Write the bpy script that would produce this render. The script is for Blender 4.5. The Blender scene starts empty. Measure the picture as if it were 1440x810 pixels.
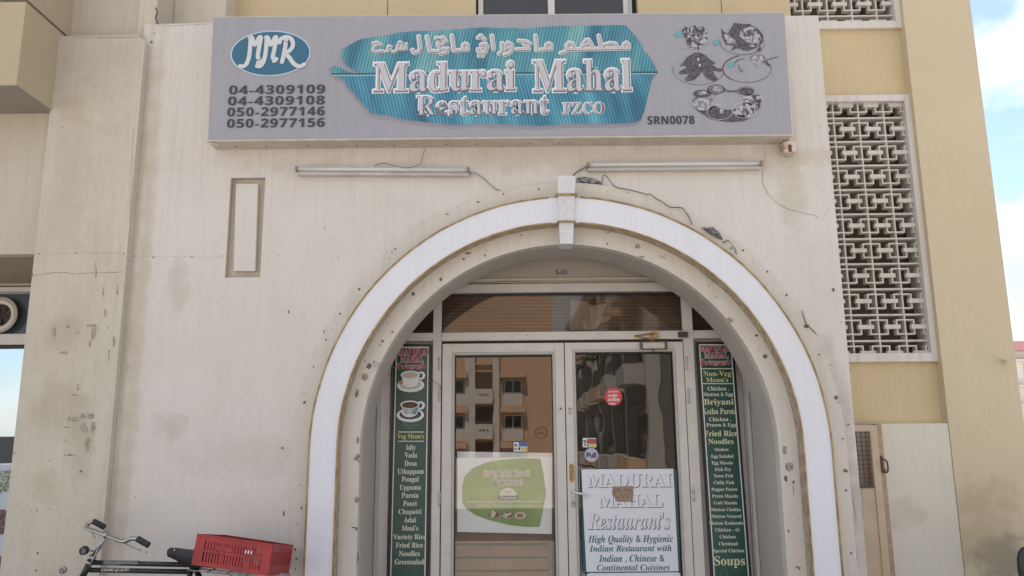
import bpy, bmesh, math, random
from mathutils import Vector, Matrix
random.seed(7)
R = math.radians
sc = bpy.context.scene
col = sc.collection
# ---------------------------------------------------------------- camera
F, D, H = 1120.0, 5.05, 1.55
PITCH, ROLL, YAW = math.atan(F/5805), -0.008, 0.009
cm = bpy.data.cameras.new('camera'); cam = bpy.data.objects.new('camera', cm); col.objects.link(cam)
cm.sensor_width = 36; cm.lens = 36*F/1440; cm.clip_start = 0.05; cm.clip_end = 4000
CM = (Matrix.Rotation(YAW, 3, 'Z') @ Matrix.Rotation(math.pi/2+PITCH, 3, 'X') @ Matrix.Rotation(ROLL, 3, 'Z'))
cam.matrix_world = Matrix.Translation((0, -D, H)) @ CM.to_4x4()
sc.camera = cam
sc.render.resolution_x, sc.render.resolution_y = 1024, 576
# ---------------------------------------------------------------- sky, sun, exposure
SUN_EL, SUN_AZ = R(62), R(-15)          # the sun stands behind the building, a little left
w = bpy.data.worlds.new('World'); sc.world = w; w.use_nodes = True
nt = w.node_tree; N = nt.nodes; L = nt.links
for n in list(N): N.remove(n)
out = N.new('ShaderNodeOutputWorld'); bg = N.new('ShaderNodeBackground'); bg.inputs['Strength'].default_value = 0.09
sky = N.new('ShaderNodeTexSky'); sky.sky_type = 'NISHITA'; sky.sun_disc = False
sky.sun_elevation = SUN_EL; sky.sun_rotation = SUN_AZ; sky.dust_density = 1.0; sky.air_density = 1.0
tc = N.new('ShaderNodeTexCoord'); mp = N.new('ShaderNodeMapping'); mp.inputs['Scale'].default_value = (1, 1, 1.8)
mp.inputs['Location'].default_value = (5.3, 3.1, 1.1)
ns = N.new('ShaderNodeTexNoise'); ns.inputs['Scale'].default_value = 2.6; ns.inputs['Detail'].default_value = 9; ns.inputs['Roughness'].default_value = .55
cr = N.new('ShaderNodeValToRGB'); cr.color_ramp.elements[0].position = .47; cr.color_ramp.elements[1].position = .59
cr.color_ramp.elements[0].color = (0, 0, 0, 1)
mx = N.new('ShaderNodeMix'); mx.data_type = 'RGBA'; mx.inputs[7].default_value = (5.7, 5.75, 5.8, 1)
L.new(tc.outputs['Generated'], mp.inputs[0]); L.new(mp.outputs[0], ns.inputs['Vector']); L.new(ns.outputs['Fac'], cr.inputs[0])
L.new(cr.outputs[0], mx.inputs[0]); L.new(sky.outputs[0], mx.inputs[6]); L.new(mx.outputs[2], bg.inputs[0]); L.new(bg.outputs[0], out.inputs[0])
sl = bpy.data.lights.new('sun', 'SUN'); sl.energy = 5.0; sl.angle = R(0.5); sl.color = (1, .95, .87)
so = bpy.data.objects.new('sun', sl); col.objects.link(so); so.location = (0, 20, 30)
sd = Vector((math.sin(SUN_AZ)*math.cos(SUN_EL), math.cos(SUN_AZ)*math.cos(SUN_EL), math.sin(SUN_EL)))
so.rotation_euler = sd.to_track_quat('Z', 'Y').to_euler()
sc.view_settings.view_transform = 'Standard'; sc.view_settings.look = 'None'; sc.view_settings.gamma = 1
sc.view_settings.exposure = 1.48

def at(px, py, Y=0.0):
    """photo pixel -> point on the vertical plane at depth Y"""
    d = CM @ Vector((px-720, 405-py, -F)); t = (Y+D)/d.y
    return Vector((d.x*t, Y, H+d.z*t))
# ---------------------------------------------------------------- materials
MATS = {}
def node_mat(name):
    m = bpy.data.materials.new(name); m.use_nodes = True; MATS[name] = m
    return m, m.node_tree.nodes, m.node_tree.links, m.node_tree.nodes['Principled BSDF']
def plain(name, c, rough=.6, metal=0., noise=.0, bump=.0, scale=30, spec=.5):
    if name in MATS: return MATS[name]
    m, N, L, b = node_mat(name)
    b.inputs['Roughness'].default_value = rough; b.inputs['Metallic'].default_value = metal
    b.inputs['Specular IOR Level'].default_value = spec
    b.inputs['Base Color'].default_value = (*c, 1)
    if noise or bump:
        g = N.new('ShaderNodeNewGeometry'); n = N.new('ShaderNodeTexNoise'); n.inputs['Scale'].default_value = scale; n.inputs['Detail'].default_value = 6
        L.new(g.outputs['Position'], n.inputs['Vector'])
        if noise:
            r = N.new('ShaderNodeValToRGB'); r.color_ramp.elements[0].position = .3; r.color_ramp.elements[1].position = .72
            r.color_ramp.elements[0].color = (*[x*(1-noise) for x in c], 1); r.color_ramp.elements[1].color = (*[min(1, x*(1+noise*.5)) for x in c], 1)
            L.new(n.outputs['Fac'], r.inputs[0]); L.new(r.outputs[0], b.inputs['Base Color'])
        if bump:
            bp = N.new('ShaderNodeBump'); bp.inputs['Distance'].default_value = bump; bp.inputs['Strength'].default_value = .6
            L.new(n.outputs['Fac'], bp.inputs['Height']); L.new(bp.outputs[0], b.inputs['Normal'])
    return m
def plaster(name, c, dirt, streak=.35, blot=.4, bump=.004, blobs=(), fine=.12, drips=None):
    """painted plaster: broad blotches, vertical rain streaks, grain, and blobs of stain or painted shadow (x, z, rx, rz, colour, amount)"""
    m, N, L, b = node_mat(name); b.inputs['Roughness'].default_value = .88; b.inputs['Specular IOR Level'].default_value = .25
    g = N.new('ShaderNodeNewGeometry')
    def noise(scale, detail, sx=1, sz=1, rough=.55):
        mpn = N.new('ShaderNodeMapping'); mpn.inputs['Scale'].default_value = (sx, 1, sz); L.new(g.outputs['Position'], mpn.inputs[0])
        n = N.new('ShaderNodeTexNoise'); n.inputs['Scale'].default_value = scale; n.inputs['Detail'].default_value = detail; n.inputs['Roughness'].default_value = rough
        L.new(mpn.outputs[0], n.inputs['Vector']); return n.outputs['Fac']
    def ramp(f, a, z):
        r = N.new('ShaderNodeMapRange'); r.inputs[1].default_value = a; r.inputs[2].default_value = z; L.new(f, r.inputs[0]); return r.outputs[0]
    def math_(op, x, y):
        n = N.new('ShaderNodeMath'); n.operation = op
        for i, v in enumerate((x, y)):
            if isinstance(v, (int, float)): n.inputs[i].default_value = v
            else: L.new(v, n.inputs[i])
        return n.outputs[0]
    def mix(f, a, bcol):
        n = N.new('ShaderNodeMix'); n.data_type = 'RGBA'; L.new(f, n.inputs[0])
        if isinstance(a, tuple): n.inputs[6].default_value = (*a, 1)
        else: L.new(a, n.inputs[6])
        n.inputs[7].default_value = (*bcol, 1); return n.outputs[2]
    c1 = mix(math_('MULTIPLY', ramp(noise(1.1, 7), .42, .72), blot), c, dirt)
    c1 = mix(math_('MULTIPLY', ramp(noise(2.2, 6, 9, .6), .45, .8), streak), c1, tuple(x*.82 for x in dirt))
    c1 = mix(math_('MULTIPLY', ramp(noise(38, 8, 1, .5, .7), .48, .8), fine), c1, tuple(x*.5 for x in dirt))
    edge = noise(7, 7)
    if drips:
        sp = N.new('ShaderNodeSeparateXYZ'); L.new(g.outputs['Position'], sp.inputs[0])
        for (z0, z1, am, sx) in drips:
            c1 = mix(math_('MULTIPLY', math_('MULTIPLY', ramp(noise(2.0, 4, sx, .35), .5, .68), ramp(sp.outputs[2], z0, z1)), am), c1, tuple(x*.68 for x in dirt))
        c1 = mix(math_('MULTIPLY', ramp(noise(3.1, 10, 1, 1, .75), .52, .66), .22), c1, tuple(x*.93 for x in dirt))
    if blobs:
        sep = N.new('ShaderNodeSeparateXYZ'); L.new(g.outputs['Position'], sep.inputs[0])
    for (bx, bz, rx_, rz_, bc, am) in blobs:
        ex = math_('DIVIDE', math_('SUBTRACT', sep.outputs[0], bx), rx_); ez = math_('DIVIDE', math_('SUBTRACT', sep.outputs[2], bz), rz_)
        d2 = math_('ADD', math_('MULTIPLY', ex, ex), math_('MULTIPLY', ez, ez))
        v = math_('SUBTRACT', math_('ADD', 1.0, math_('MULTIPLY', math_('SUBTRACT', edge, .5), 3.2)), d2)
        c1 = mix(math_('MULTIPLY', ramp(v, 0.0, .9), am), c1, bc)
    L.new(c1, b.inputs['Base Color'])
    bp = N.new('ShaderNodeBump'); bp.inputs['Distance'].default_value = bump; bp.inputs['Strength'].default_value = .55
    hsum = math_('ADD', math_('MULTIPLY', noise(55, 5), .35), math_('ADD', noise(5, 4), math_('MULTIPLY', noise(16, 5, 1, .6), .5)))
    L.new(hsum, bp.inputs['Height']); L.new(bp.outputs[0], b.inputs['Normal'])
    return m
def glassy(name, tint, refl, gloss=(1, 1, 1), wobble=0., wscale=3, rough=.01):
    m, N, L, b = node_mat(name); N.remove(b)
    o = N['Material Output']; mxs = N.new('ShaderNodeMixShader'); t = N.new('ShaderNodeBsdfTransparent'); gl = N.new('ShaderNodeBsdfGlossy')
    t.inputs[0].default_value = (*tint, 1); gl.inputs[0].default_value = (*gloss, 1); gl.inputs['Roughness'].default_value = rough
    mxs.inputs[0].default_value = refl; L.new(t.outputs[0], mxs.inputs[1]); L.new(gl.outputs[0], mxs.inputs[2]); L.new(mxs.outputs[0], o.inputs[0])
    if wobble:
        g = N.new('ShaderNodeNewGeometry'); mpn = N.new('ShaderNodeMapping'); mpn.inputs['Scale'].default_value = (2.2, 1, 1); L.new(g.outputs['Position'], mpn.inputs[0])
        n = N.new('ShaderNodeTexNoise'); n.inputs['Scale'].default_value = wscale; n.inputs['Detail'].default_value = 1.2; L.new(mpn.outputs[0], n.inputs['Vector'])
        bp = N.new('ShaderNodeBump'); bp.inputs['Distance'].default_value = wobble; L.new(n.outputs['Fac'], bp.inputs['Height']); L.new(bp.outputs[0], gl.inputs['Normal'])
    return m
def striped(name, ca, cb, cc, scale, rot, rough=.5):
    """printed leaf: fine veins with broad colour patches"""
    m, N, L, b = node_mat(name); b.inputs['Roughness'].default_value = rough
    g = N.new('ShaderNodeNewGeometry'); mpn = N.new('ShaderNodeMapping'); mpn.inputs['Rotation'].default_value = (0, rot, 0); L.new(g.outputs['Position'], mpn.inputs[0])
    wv = N.new('ShaderNodeTexWave'); wv.bands_direction = 'X'; wv.inputs['Scale'].default_value = scale; wv.inputs['Distortion'].default_value = .6; wv.inputs['Detail Scale'].default_value = .4; L.new(mpn.outputs[0], wv.inputs[0])
    sq = N.new('ShaderNodeMapping'); sq.inputs['Scale'].default_value = (1, 1, .18); L.new(mpn.outputs[0], sq.inputs[0])
    n = N.new('ShaderNodeTexNoise'); n.inputs['Scale'].default_value = 6; n.inputs['Detail'].default_value = 3; L.new(sq.outputs[0], n.inputs['Vector'])
    r1 = N.new('ShaderNodeValToRGB'); e = r1.color_ramp.elements; e[0].position = .34; e[0].color = (*ca, 1); e[1].position = .66; e[1].color = (*cc, 1)
    x = e.new(.5); x.color = (*cb, 1); L.new(n.outputs['Fac'], r1.inputs[0])
    r2 = N.new('ShaderNodeMapRange'); r2.inputs[1].default_value = .0; r2.inputs[2].default_value = .5; r2.inputs[3].default_value = .48; r2.inputs[4].default_value = 1.05; L.new(wv.outputs['Fac'], r2.inputs[0])
    mu = N.new('ShaderNodeVectorMath'); mu.operation = 'SCALE'; L.new(r1.outputs[0], mu.inputs[0]); L.new(r2.outputs[0], mu.inputs['Scale']); L.new(mu.outputs[0], b.inputs['Base Color'])
    return m
def blotchy(name, ca, cb, scale, lo=.42, hi=.58, rough=.5):
    m, N, L, b = node_mat(name); b.inputs['Roughness'].default_value = rough
    g = N.new('ShaderNodeNewGeometry'); n = N.new('ShaderNodeTexNoise'); n.inputs['Scale'].default_value = scale; n.inputs['Detail'].default_value = 4; L.new(g.outputs['Position'], n.inputs['Vector'])
    r = N.new('ShaderNodeValToRGB'); r.color_ramp.elements[0].position = lo; r.color_ramp.elements[1].position = hi
    r.color_ramp.elements[0].color = (*ca, 1); r.color_ramp.elements[1].color = (*cb, 1); L.new(n.outputs['Fac'], r.inputs[0]); L.new(r.outputs[0], b.inputs['Base Color'])
    return m
# ---------------------------------------------------------------- mesh builder and scene helpers
WL = {}
def wloc(o): return WL.get(o.name, Vector((0, 0, 0))) if o else Vector((0, 0, 0))
def tag(o, label=None, cat=None, group=None, kind=None, category=None):
    cat = cat or category
    for k, v in (('label', label), ('category', cat), ('group', group), ('kind', kind)):
        if v: o[k] = v
    return o
def empty(name, loc, label=None, cat=None, group=None, parent=None):
    o = bpy.data.objects.new(name, None); col.objects.link(o); o.empty_display_size = .1
    o.parent = parent; o.location = Vector(loc) - wloc(parent); WL[o.name] = Vector(loc)
    return tag(o, label, cat, group)
class MB:
    def __init__(s): s.v = []; s.f = []; s.k = 0
    def add(s, vs, fs):
        n = len(s.v); s.v += [Vector(v) for v in vs]; s.f += [tuple(i+n for i in f) for f in fs]; return s
    def box(s, a, b):
        x0, y0, z0 = [min(a[i], b[i]) for i in range(3)]; x1, y1, z1 = [max(a[i], b[i]) for i in range(3)]
        return s.add([(x0,y0,z0),(x1,y0,z0),(x1,y1,z0),(x0,y1,z0),(x0,y0,z1),(x1,y0,z1),(x1,y1,z1),(x0,y1,z1)],
                     [(0,3,2,1),(4,5,6,7),(0,1,5,4),(1,2,6,5),(2,3,7,6),(3,0,4,7)])
    def slab(s, pts, d):
        """front polygon (any points, seen from the street) pushed back by d along +Y"""
        n = len(pts); p = [Vector(q) for q in pts]; b = [q+Vector((0, d, 0)) for q in p]
        return s.add(p+b, [tuple(range(n)), tuple(range(2*n-1, n-1, -1))]+[(i, i+n, (i+1) % n+n, (i+1) % n) for i in range(n)])
    def pbox(s, x0, y0, x1, y1, Y, d, Yc=None):
        """box whose front matches the pixel box; verticals stay vertical"""
        xm, ym = (x0+x1)/2, (y0+y1)/2; Yc = Y if Yc is None else Yc
        return s.box((at(x0, ym, Yc).x, Y, at(xm, y1, Yc).z), (at(x1, ym, Yc).x, Y+d, at(xm, y0, Yc).z))
    def tube(s, pts, r, n=8, r1=None, cap=True):
        pts = [Vector(p) for p in pts]; m = len(pts); r1 = r if r1 is None else r1; vs = []
        for i, p in enumerate(pts):
            t = (pts[min(i+1, m-1)]-pts[max(i-1, 0)]).normalized(); a = t.orthogonal().normalized() if i == 0 else (a - t*a.dot(t)).normalized()
            bb = t.cross(a); rr = r+(r1-r)*i/max(1, m-1)
            vs += [p+(a*math.cos(2*math.pi*k/n)+bb*math.sin(2*math.pi*k/n))*rr for k in range(n)]
        fs = [(i*n+k, i*n+(k+1) % n, (i+1)*n+(k+1) % n, (i+1)*n+k) for i in range(m-1) for k in range(n)]
        if cap: fs += [tuple(range(n-1, -1, -1)), tuple(range((m-1)*n, m*n))]
        return s.add(vs, fs)
    def disc(s, c, r, Y=None, n=20, rz=None, d=0):
        c = Vector(c); rz = rz or r
        pts = [(c.x+r*math.cos(2*math.pi*k/n), c.y, c.z-rz*math.sin(2*math.pi*k/n)) for k in range(n)]
        return s.slab(pts, d) if d else s.add(pts, [tuple(range(n))])
    def torus(s, c, Rm, r, axis='Y', n=32, m=8):
        c = Vector(c); A = {'Y': (Vector((1,0,0)), Vector((0,0,1)), Vector((0,1,0)))}[axis] if isinstance(axis, str) else axis
        vs = []
        for i in range(n):
            a = 2*math.pi*i/n; e = A[0]*math.cos(a)+A[1]*math.sin(a)
            for k in range(m):
                b = 2*math.pi*k/m; vs.append(c+e*(Rm+r*math.cos(b))+A[2]*(r*math.sin(b)))
        return s.add(vs, [(i*m+k, ((i+1) % n)*m+k, ((i+1) % n)*m+(k+1) % m, i*m+(k+1) % m) for i in range(n) for k in range(m)])
    def stroke(s, pts, w, Y):
        """flat pen stroke, round joints, world points; pieces are staggered so none share a plane"""
        pts = [Vector((p[0], 0, p[2])) for p in pts]
        for a, b in zip(pts, pts[1:]):
            dv = (b-a)
            if dv.length < 1e-6: continue
            nrm = Vector((-dv.z, 0, dv.x)).normalized()*w/2; s.k += 1; y = Y-(s.k % 12)*6e-5
            s.add([(q.x, y, q.z) for q in (a+nrm, b+nrm, b-nrm, a-nrm)], [(0, 1, 2, 3)])
        for p in pts:
            s.k += 1; s.disc((p.x, Y-(s.k % 12)*6e-5-8e-4, p.z), w/2, n=12)
        return s
    def build(s, name, m, parent=None, smooth=False, bevel=0., **kw):
        me = bpy.data.meshes.new(name); w0 = wloc(parent)
        me.from_pydata([tuple(v-w0) for v in s.v], [], s.f); me.update(); me.materials.append(m)
        o = bpy.data.objects.new(name, me); col.objects.link(o); o.parent = parent
        WL[o.name] = w0.copy()
        bm = bmesh.new(); bm.from_mesh(me)
        closed = all(len(e.link_faces) == 2 for e in bm.edges)
        if closed: bmesh.ops.recalc_face_normals(bm, faces=bm.faces)
        if bevel and closed: bmesh.ops.bevel(bm, geom=bm.edges[:], offset=bevel, segments=1, affect='EDGES', clamp_overlap=True)
        bm.to_mesh(me); bm.free()
        if smooth:
            for p in me.polygons: p.use_smooth = True
        return tag(o, **kw)
def P(pts, Y): return [at(x, y, Y) for x, y in pts]
def spline(pts, k=5):
    pts = [Vector(p) for p in pts]; q = [pts[0]]+pts+[pts[-1]]; o = []
    for i in range(1, len(q)-2):
        for j in range(k):
            t = j/k; a, b, c, d = q[i-1], q[i], q[i+1], q[i+2]
            o.append(.5*((2*b)+(c-a)*t+(2*a-5*b+4*c-d)*t*t+(3*b-a-3*c+d)*t**3))
    return o+[pts[-1]]
def bold(s):      # serif bold letters of the default typeface
    return ''.join(chr(0x1D400+ord(c)-65) if 'A' <= c <= 'Z' else chr(0x1D41A+ord(c)-97) if 'a' <= c <= 'z' else c for c in s)
def sansbold(s):
    return ''.join(chr(0x1D7EC+int(c)) if c.isdigit() else chr(0x1D5D4+ord(c)-65) if 'A' <= c <= 'Z' else c for c in s)
def bolditalic(s):
    return ''.join(chr(0x1D468+ord(c)-65) if 'A' <= c <= 'Z' else chr(0x1D482+ord(c)-97) if 'a' <= c <= 'z' else c for c in s)
def glyphs(body, off=0., res=3, shear=0., space=1.):
    c = bpy.data.curves.new('lettering', 'FONT'); c.body = body; c.offset = off; c.resolution_u = res; c.shear = shear; c.space_character = space
    o = bpy.data.objects.new('lettering', c); col.objects.link(o)
    dg = bpy.context.evaluated_depsgraph_get(); me = bpy.data.meshes.new_from_object(o.evaluated_get(dg), depsgraph=dg)
    bpy.data.objects.remove(o); bpy.data.curves.remove(c); return me
def text(body, box, Y, m, parent, layers=None, shear=0., space=1., name='lettering', thin=0., label=None):
    """lettering fitted to a pixel box. layers: (offset in em, material, dx, dz in em, lift)"""
    base = glyphs(body, 0, 3, shear, space); xs = [v.co.x for v in base.vertices]; ys = [v.co.y for v in base.vertices]
    x0, y0, x1, y1 = box; ym, xm = (y0+y1)/2, (x0+x1)/2
    a = at(x0, ym, Y); b = at(x1, ym, Y); t = at(xm, y0, Y); u = at(xm, y1, Y)
    sx = (b.x-a.x)/(max(xs)-min(xs)); sz = (t.z-u.z)/(max(ys)-min(ys))
    slope = (at(x1, y1, Y).z-at(x0, y1, Y).z)  # kept level in the world
    for (off, mm, dx, dz, lift) in (layers or [(thin, m, 0, 0, 0)]):
        me = glyphs(body, off, 3, shear, space) if off else base.copy()
        bm = bmesh.new(); bm.from_mesh(me); bm.verts.ensure_lookup_table(); seen = set(); k = 0; W = wloc(parent)
        for v0 in bm.verts:
            if v0.index in seen: continue
            st = [v0]; seen.add(v0.index); k += 1
            while st:
                v = st.pop(); v_x, v_y = v.co.x, v.co.y
                v.co = Vector((a.x+(v_x-min(xs)+dx)*sx, Y-lift-(k % 4)*1e-4, u.z+(v_y-min(ys)+dz)*sz))-W
                for e in v.link_edges:
                    q = e.other_vert(v)
                    if q.index not in seen: seen.add(q.index); st.append(q)
        bm.to_mesh(me); bm.free(); me.materials.clear(); me.materials.append(mm)
        o = bpy.data.objects.new(name, me); col.objects.link(o); o.parent = parent; WL[o.name] = W
        if label: o['label'] = label
    bpy.data.meshes.remove(base)

# ---------------------------------------------------------------- palette
WHITE_WALL = (.665, .615, .57); DIRT = (.55, .49, .42); YEL = (.62, .49, .30); CREAM = (.60, .54, .44)
def bl(px, py, rx, rz, c, am, Y=0.):
    p = at(px, py, Y); return (p.x, p.z, rx, rz, c, am)
OCH = (.45, .36, .21); GREYD = (.30, .26, .20); PEEL = (.36, .30, .24)
m_wall = plaster('painted_wall', WHITE_WALL, DIRT, .14, .38, drips=[(2.6, 3.45, .17, 17), (3.1, 3.5, .13, 43), (1.2, .3, .3, 11)], blobs=[bl(250, 405, .09, .22, (.5, .43, .36), .5), bl(238, 600, .14, .11, (.46, .37, .3), .45),
    bl(900, 225, 3.0, .10, (.50, .42, .32), .45), bl(1110, 250, .12, .45, (.48, .42, .32), .5), bl(640, 320, .30, .12, (.48, .41, .33), .45), bl(200, 400, .055, 2.6, OCH, .36), bl(193, 300, .035, 2.9, OCH, .35), bl(196, 150, .05, .5, OCH, .3),
    bl(330, 640, .5, .16, (.5, .44, .38), .3), bl(1180, 640, .12, .8, (.4, .36, .31), .55), bl(1210, 760, .14, .5, (.42, .38, .33), .5)])
m_pil = plaster('stained_wall', (.58, .525, .44), (.48, .42, .32), .3, .55, fine=.22, drips=[(3.0, 4.3, .17, 13), (1.6, 2.4, .08, 31)], blobs=[bl(100, 470, .16, .12, PEEL, .35), bl(90, 575, .20, .20, (.40, .34, .25), .4), bl(120, 620, .10, .30, (.40, .34, .25), .5),
    bl(75, 680, .14, .12, (.45, .38, .27), .5), bl(150, 100, .35, .5, (.44, .39, .29), .4), bl(110, 250, .15, .8, (.46, .4, .29), .4)])
m_yel = plaster('yellow_wall', YEL, (.52, .405, .25), .22, .6)
m_yelp = plaster('tan_wall', (.62, .515, .36), (.55, .45, .30), .10, .5, blobs=[bl(1430, 790, .28, .18, (.16, .15, .14), .6, .5), bl(1385, 740, .35, .35, (.37, .30, .20), .5, .5)])  # dark grey blob paints the blurred shadow beside the scooter onto the wall
m_balc = plaster('balcony_paint', (.47, .39, .265), (.40, .33, .22), .3, .4)
m_cream = plaster('cream_wall', CREAM, (.46, .40, .29), .3, .4)
m_creamd = plaster('grey_cream_wall', (.54, .48, .39), (.46, .40, .31), .3, .4)
m_grill = plaster('screen_block', (.66, .62, .56), (.42, .35, .27), .35, .4, bump=.002)
m_frame_w = plaster('screen_frame', (.68, .65, .61), (.52, .43, .33), .5, .35, bump=.002)
m_lowwall = plaster('pale_low_wall', (.67, .62, .53), (.56, .50, .41), .2, .5, blobs=[bl(1275, 720, .18, .12, (.47, .38, .30), .4, .5)])
m_ring = plaster('arch_plaster', (.65, .60, .54), (.54, .47, .39), .3, .5, bump=.005)
m_band = plaster('white_foam_board', (.745, .735, .775), (.64, .62, .63), .15, .35, bump=.0012, fine=.06)
m_key = plain('white_keystone', (.66, .64, .65), .7, noise=.1, bump=.003, scale=30)
m_gold = blotchy('gold_trim', (.30, .19, .07), (.42, .30, .14), 14)
m_wood = blotchy('raw_board_edge', (.33, .24, .16), (.45, .36, .27), 22)
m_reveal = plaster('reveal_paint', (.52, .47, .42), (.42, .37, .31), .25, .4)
m_dark = plain('fan_blade_dark', (.07, .06, .055), .9)  # even dark tone of the extractor fan blades
m_chip = plain('chipped_plaster', (.17, .145, .125), .95, noise=.3, scale=60)
m_chip2 = plain('worn_plaster', (.40, .345, .29), .95, noise=.3, scale=60)
m_crack = plain('crack_line', (.20, .17, .15), .95)
m_alu = plain('white_aluminium', (.64, .60, .56), .42, noise=.07, scale=9)
m_aluin = plain('aluminium_bead', (.48, .45, .41), .45, noise=.07, scale=9)
m_black = plain('black_gasket', (.02, .02, .02), .6)
m_steel = plain('worn_steel', (.42, .40, .38), .35, .8, noise=.3)
m_chrome = plain('dull_chrome', (.42, .40, .38), .3, 1.)
m_brass = plain('brass', (.42, .26, .10), .4, .6, noise=.3)
m_blackpaint = plain('black_paint', (.018, .02, .024), .32, noise=.2)
m_rubber = plain('black_rubber', (.02, .02, .022), .65)
m_wire = plain('wire', (.11, .09, .08), .6)
m_wireg = plain('grey_wire', (.25, .22, .19), .6)
m_red = blotchy('red_plastic', (.27, .016, .018), (.40, .028, .026), 9, .3, .7, .45)
m_signface = plaster('sign_face', (.355, .345, .38), (.31, .30, .32), .25, .3, bump=.0002, fine=.02)
m_signedge = plain('sign_casing', (.56, .50, .43), .5, noise=.15, scale=12)
m_lgrey = plain('print_light_grey', (.52, .50, .52), .4)
m_white = plain('print_white', (.74, .74, .76), .45)
m_ink = plain('print_ink', (.045, .04, .055), .4)
m_shadeink = plain('print_purple_grey', (.20, .15, .17), .4)
m_teal = plain('print_teal', (.03, .125, .205), .4)
m_green = plain('board_green', (.010, .062, .050), .28)
m_cream_ink = plain('print_cream', (.66, .66, .55), .5)
m_yel_ink = plain('print_yellow', (.62, .58, .22), .5)
m_red_ink = plain('print_red', (.45, .04, .05), .5)
m_tealtext = plain('print_dark_teal', (.01, .12, .13), .5)
m_paper = plain('paper', (.78, .82, .84), .7, noise=.05, scale=5)
m_panelwhite = plain('white_panel', (.72, .73, .77), .35)
m_shade2 = plain('print_shadow_ink', (.10, .07, .085), .5)
# ---------------------------------------------------------------- the setting
def struct(name, mb, m): return mb.build(name, m, kind='structure')
m_ground = blotchy('sandy_ground', (.40, .365, .315), (.50, .46, .40), .5, .3, .7, .9)
m_pave = plain('paving', (.32, .30, .27), .85, noise=.2, scale=6)
m_asph = plain('asphalt', (.10, .095, .088), .85, noise=.2, scale=20)
g = MB(); S = 1500; g.add([(-S, -S, -.15), (S, -S, -.15), (S, S, -.15), (-S, S, -.15)], [(0, 1, 2, 3)]); struct('ground', g, m_ground)
struct('unseen_road', MB().add([(-60, -15, -.146), (60, -15, -.146), (60, -6.8, -.146), (-60, -6.8, -.146)], [(0, 1, 2, 3)]), m_asph)  # unseen road, placed and kept dark to dim the door glass reflection
struct('pavement', MB().box((-30, -6.6, -.149), (30, 1.2, 0)), m_pave)
struct('kerb', MB().box((-30, -6.78, -.149), (30, -6.603, .012)), plain('kerb_stone', (.38, .37, .34), .8, noise=.15))
# ---------------------------------------------------------------- restaurant frontage
CX, ZC, RI, RB0, RB1, RO = .294+.004, 1.51, 1.30, 1.415, 1.588, 1.715
def arch(r, z0=0.0, n=48):
    return [(CX-r, z0)]+[(CX-r*math.cos(math.pi*i/n), ZC+r*math.sin(math.pi*i/n)) for i in range(n+1)]+[(CX+r, z0)]
front = empty('restaurant_frontage', (CX, 0, 0), 'white plastered shop front with a big round arch around glazed double doors', 'shop front')
XL, XR = at(176, 350, 0).x, at(1184, 400, 0).x; ZT = at(260, 33, 0).z; SLAB = .385
nx0, nx1 = at(320.5, 320, 0).x, at(369.5, 320, 0).x; nz0, nz1 = at(345, 390, 0).z, at(345, 250, 0).z
def wall_front():
    bm = bmesh.new()
    def loop(pts):
        vs = [bm.verts.new((x, 0, z)) for x, z in pts]; es = [bm.edges.new((vs[i], vs[(i+1) % len(vs)])) for i in range(len(vs))]; return vs, es
    a = arch(RI)
    outer = [(XL, 0)]+a+[(XR, 0), (XR, ZT), (XL, ZT)]
    v1, e1 = loop(outer); v2, e2 = loop([(nx0, nz0), (nx1, nz0), (nx1, nz1), (nx0, nz1)])
    bmesh.ops.triangle_fill(bm, use_beauty=True, edges=e1+e2)
    me = bpy.data.meshes.new('t'); bm.to_mesh(me); vv = [v.co.copy() for v in me.vertices]
    ff = [tuple(p.vertices) for p in me.polygons]
    m = MB()
    for f in ff:
        nrm = (vv[f[1]]-vv[f[0]]).cross(vv[f[2]]-vv[f[0]])
        m.f.append(f if nrm.y < 0 else f[::-1])
    m.v = vv
    return m, a
wm, a = wall_front()
wm.add([(XL, 0, ZT), (XR, 0, ZT), (XR, .5, ZT), (XL, .5, ZT)], [(0, 1, 2, 3)]).add([(XR, 0, 0), (XR, .597, 0), (XR, .597, ZT), (XR, 0, ZT)], [(0, 1, 2, 3)]).add([(XL, 0, 0), (XL, .5, 0), (XL, .5, ZT), (XL, 0, ZT)], [(3, 2, 1, 0)])
wm.build('front_wall', m_wall, front)
# arch slab reveal and its back
mb = MB(); n = len(a)
mb.add([(x, 0, z) for x, z in a]+[(x, SLAB, z) for x, z in a], [(i, i+1, i+1+n, i+n) for i in range(n-1)])
mb.build('arch_reveal', m_reveal, front)
# niche
nd = .045; mb = MB()
mb.add([(nx0, 0, nz0), (nx1, 0, nz0), (nx1, 0, nz1), (nx0, 0, nz1), (nx0, nd, nz0), (nx1, nd, nz0), (nx1, nd, nz1), (nx0, nd, nz1)], [(4, 5, 6, 7), (0, 1, 5, 4), (1, 2, 6, 5), (2, 3, 7, 6), (3, 0, 4, 7)])
mb.build('niche', plaster('niche_paint', (.58, .51, .44), (.50, .43, .36), .5, .4), front)
mb = MB(); q = [at(331.5, 258, 0), at(362.5, 258, 0), at(358.5, 381, 0), at(328, 381, 0)]
mb.slab([q[0]+Vector((0, .004, 0)), q[3]+Vector((0, .004, 0)), q[2]+Vector((0, .004, 0)), q[1]+Vector((0, .004, 0))][::-1], .041).build('niche_panel', m_wall, front, bevel=.002)
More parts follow.
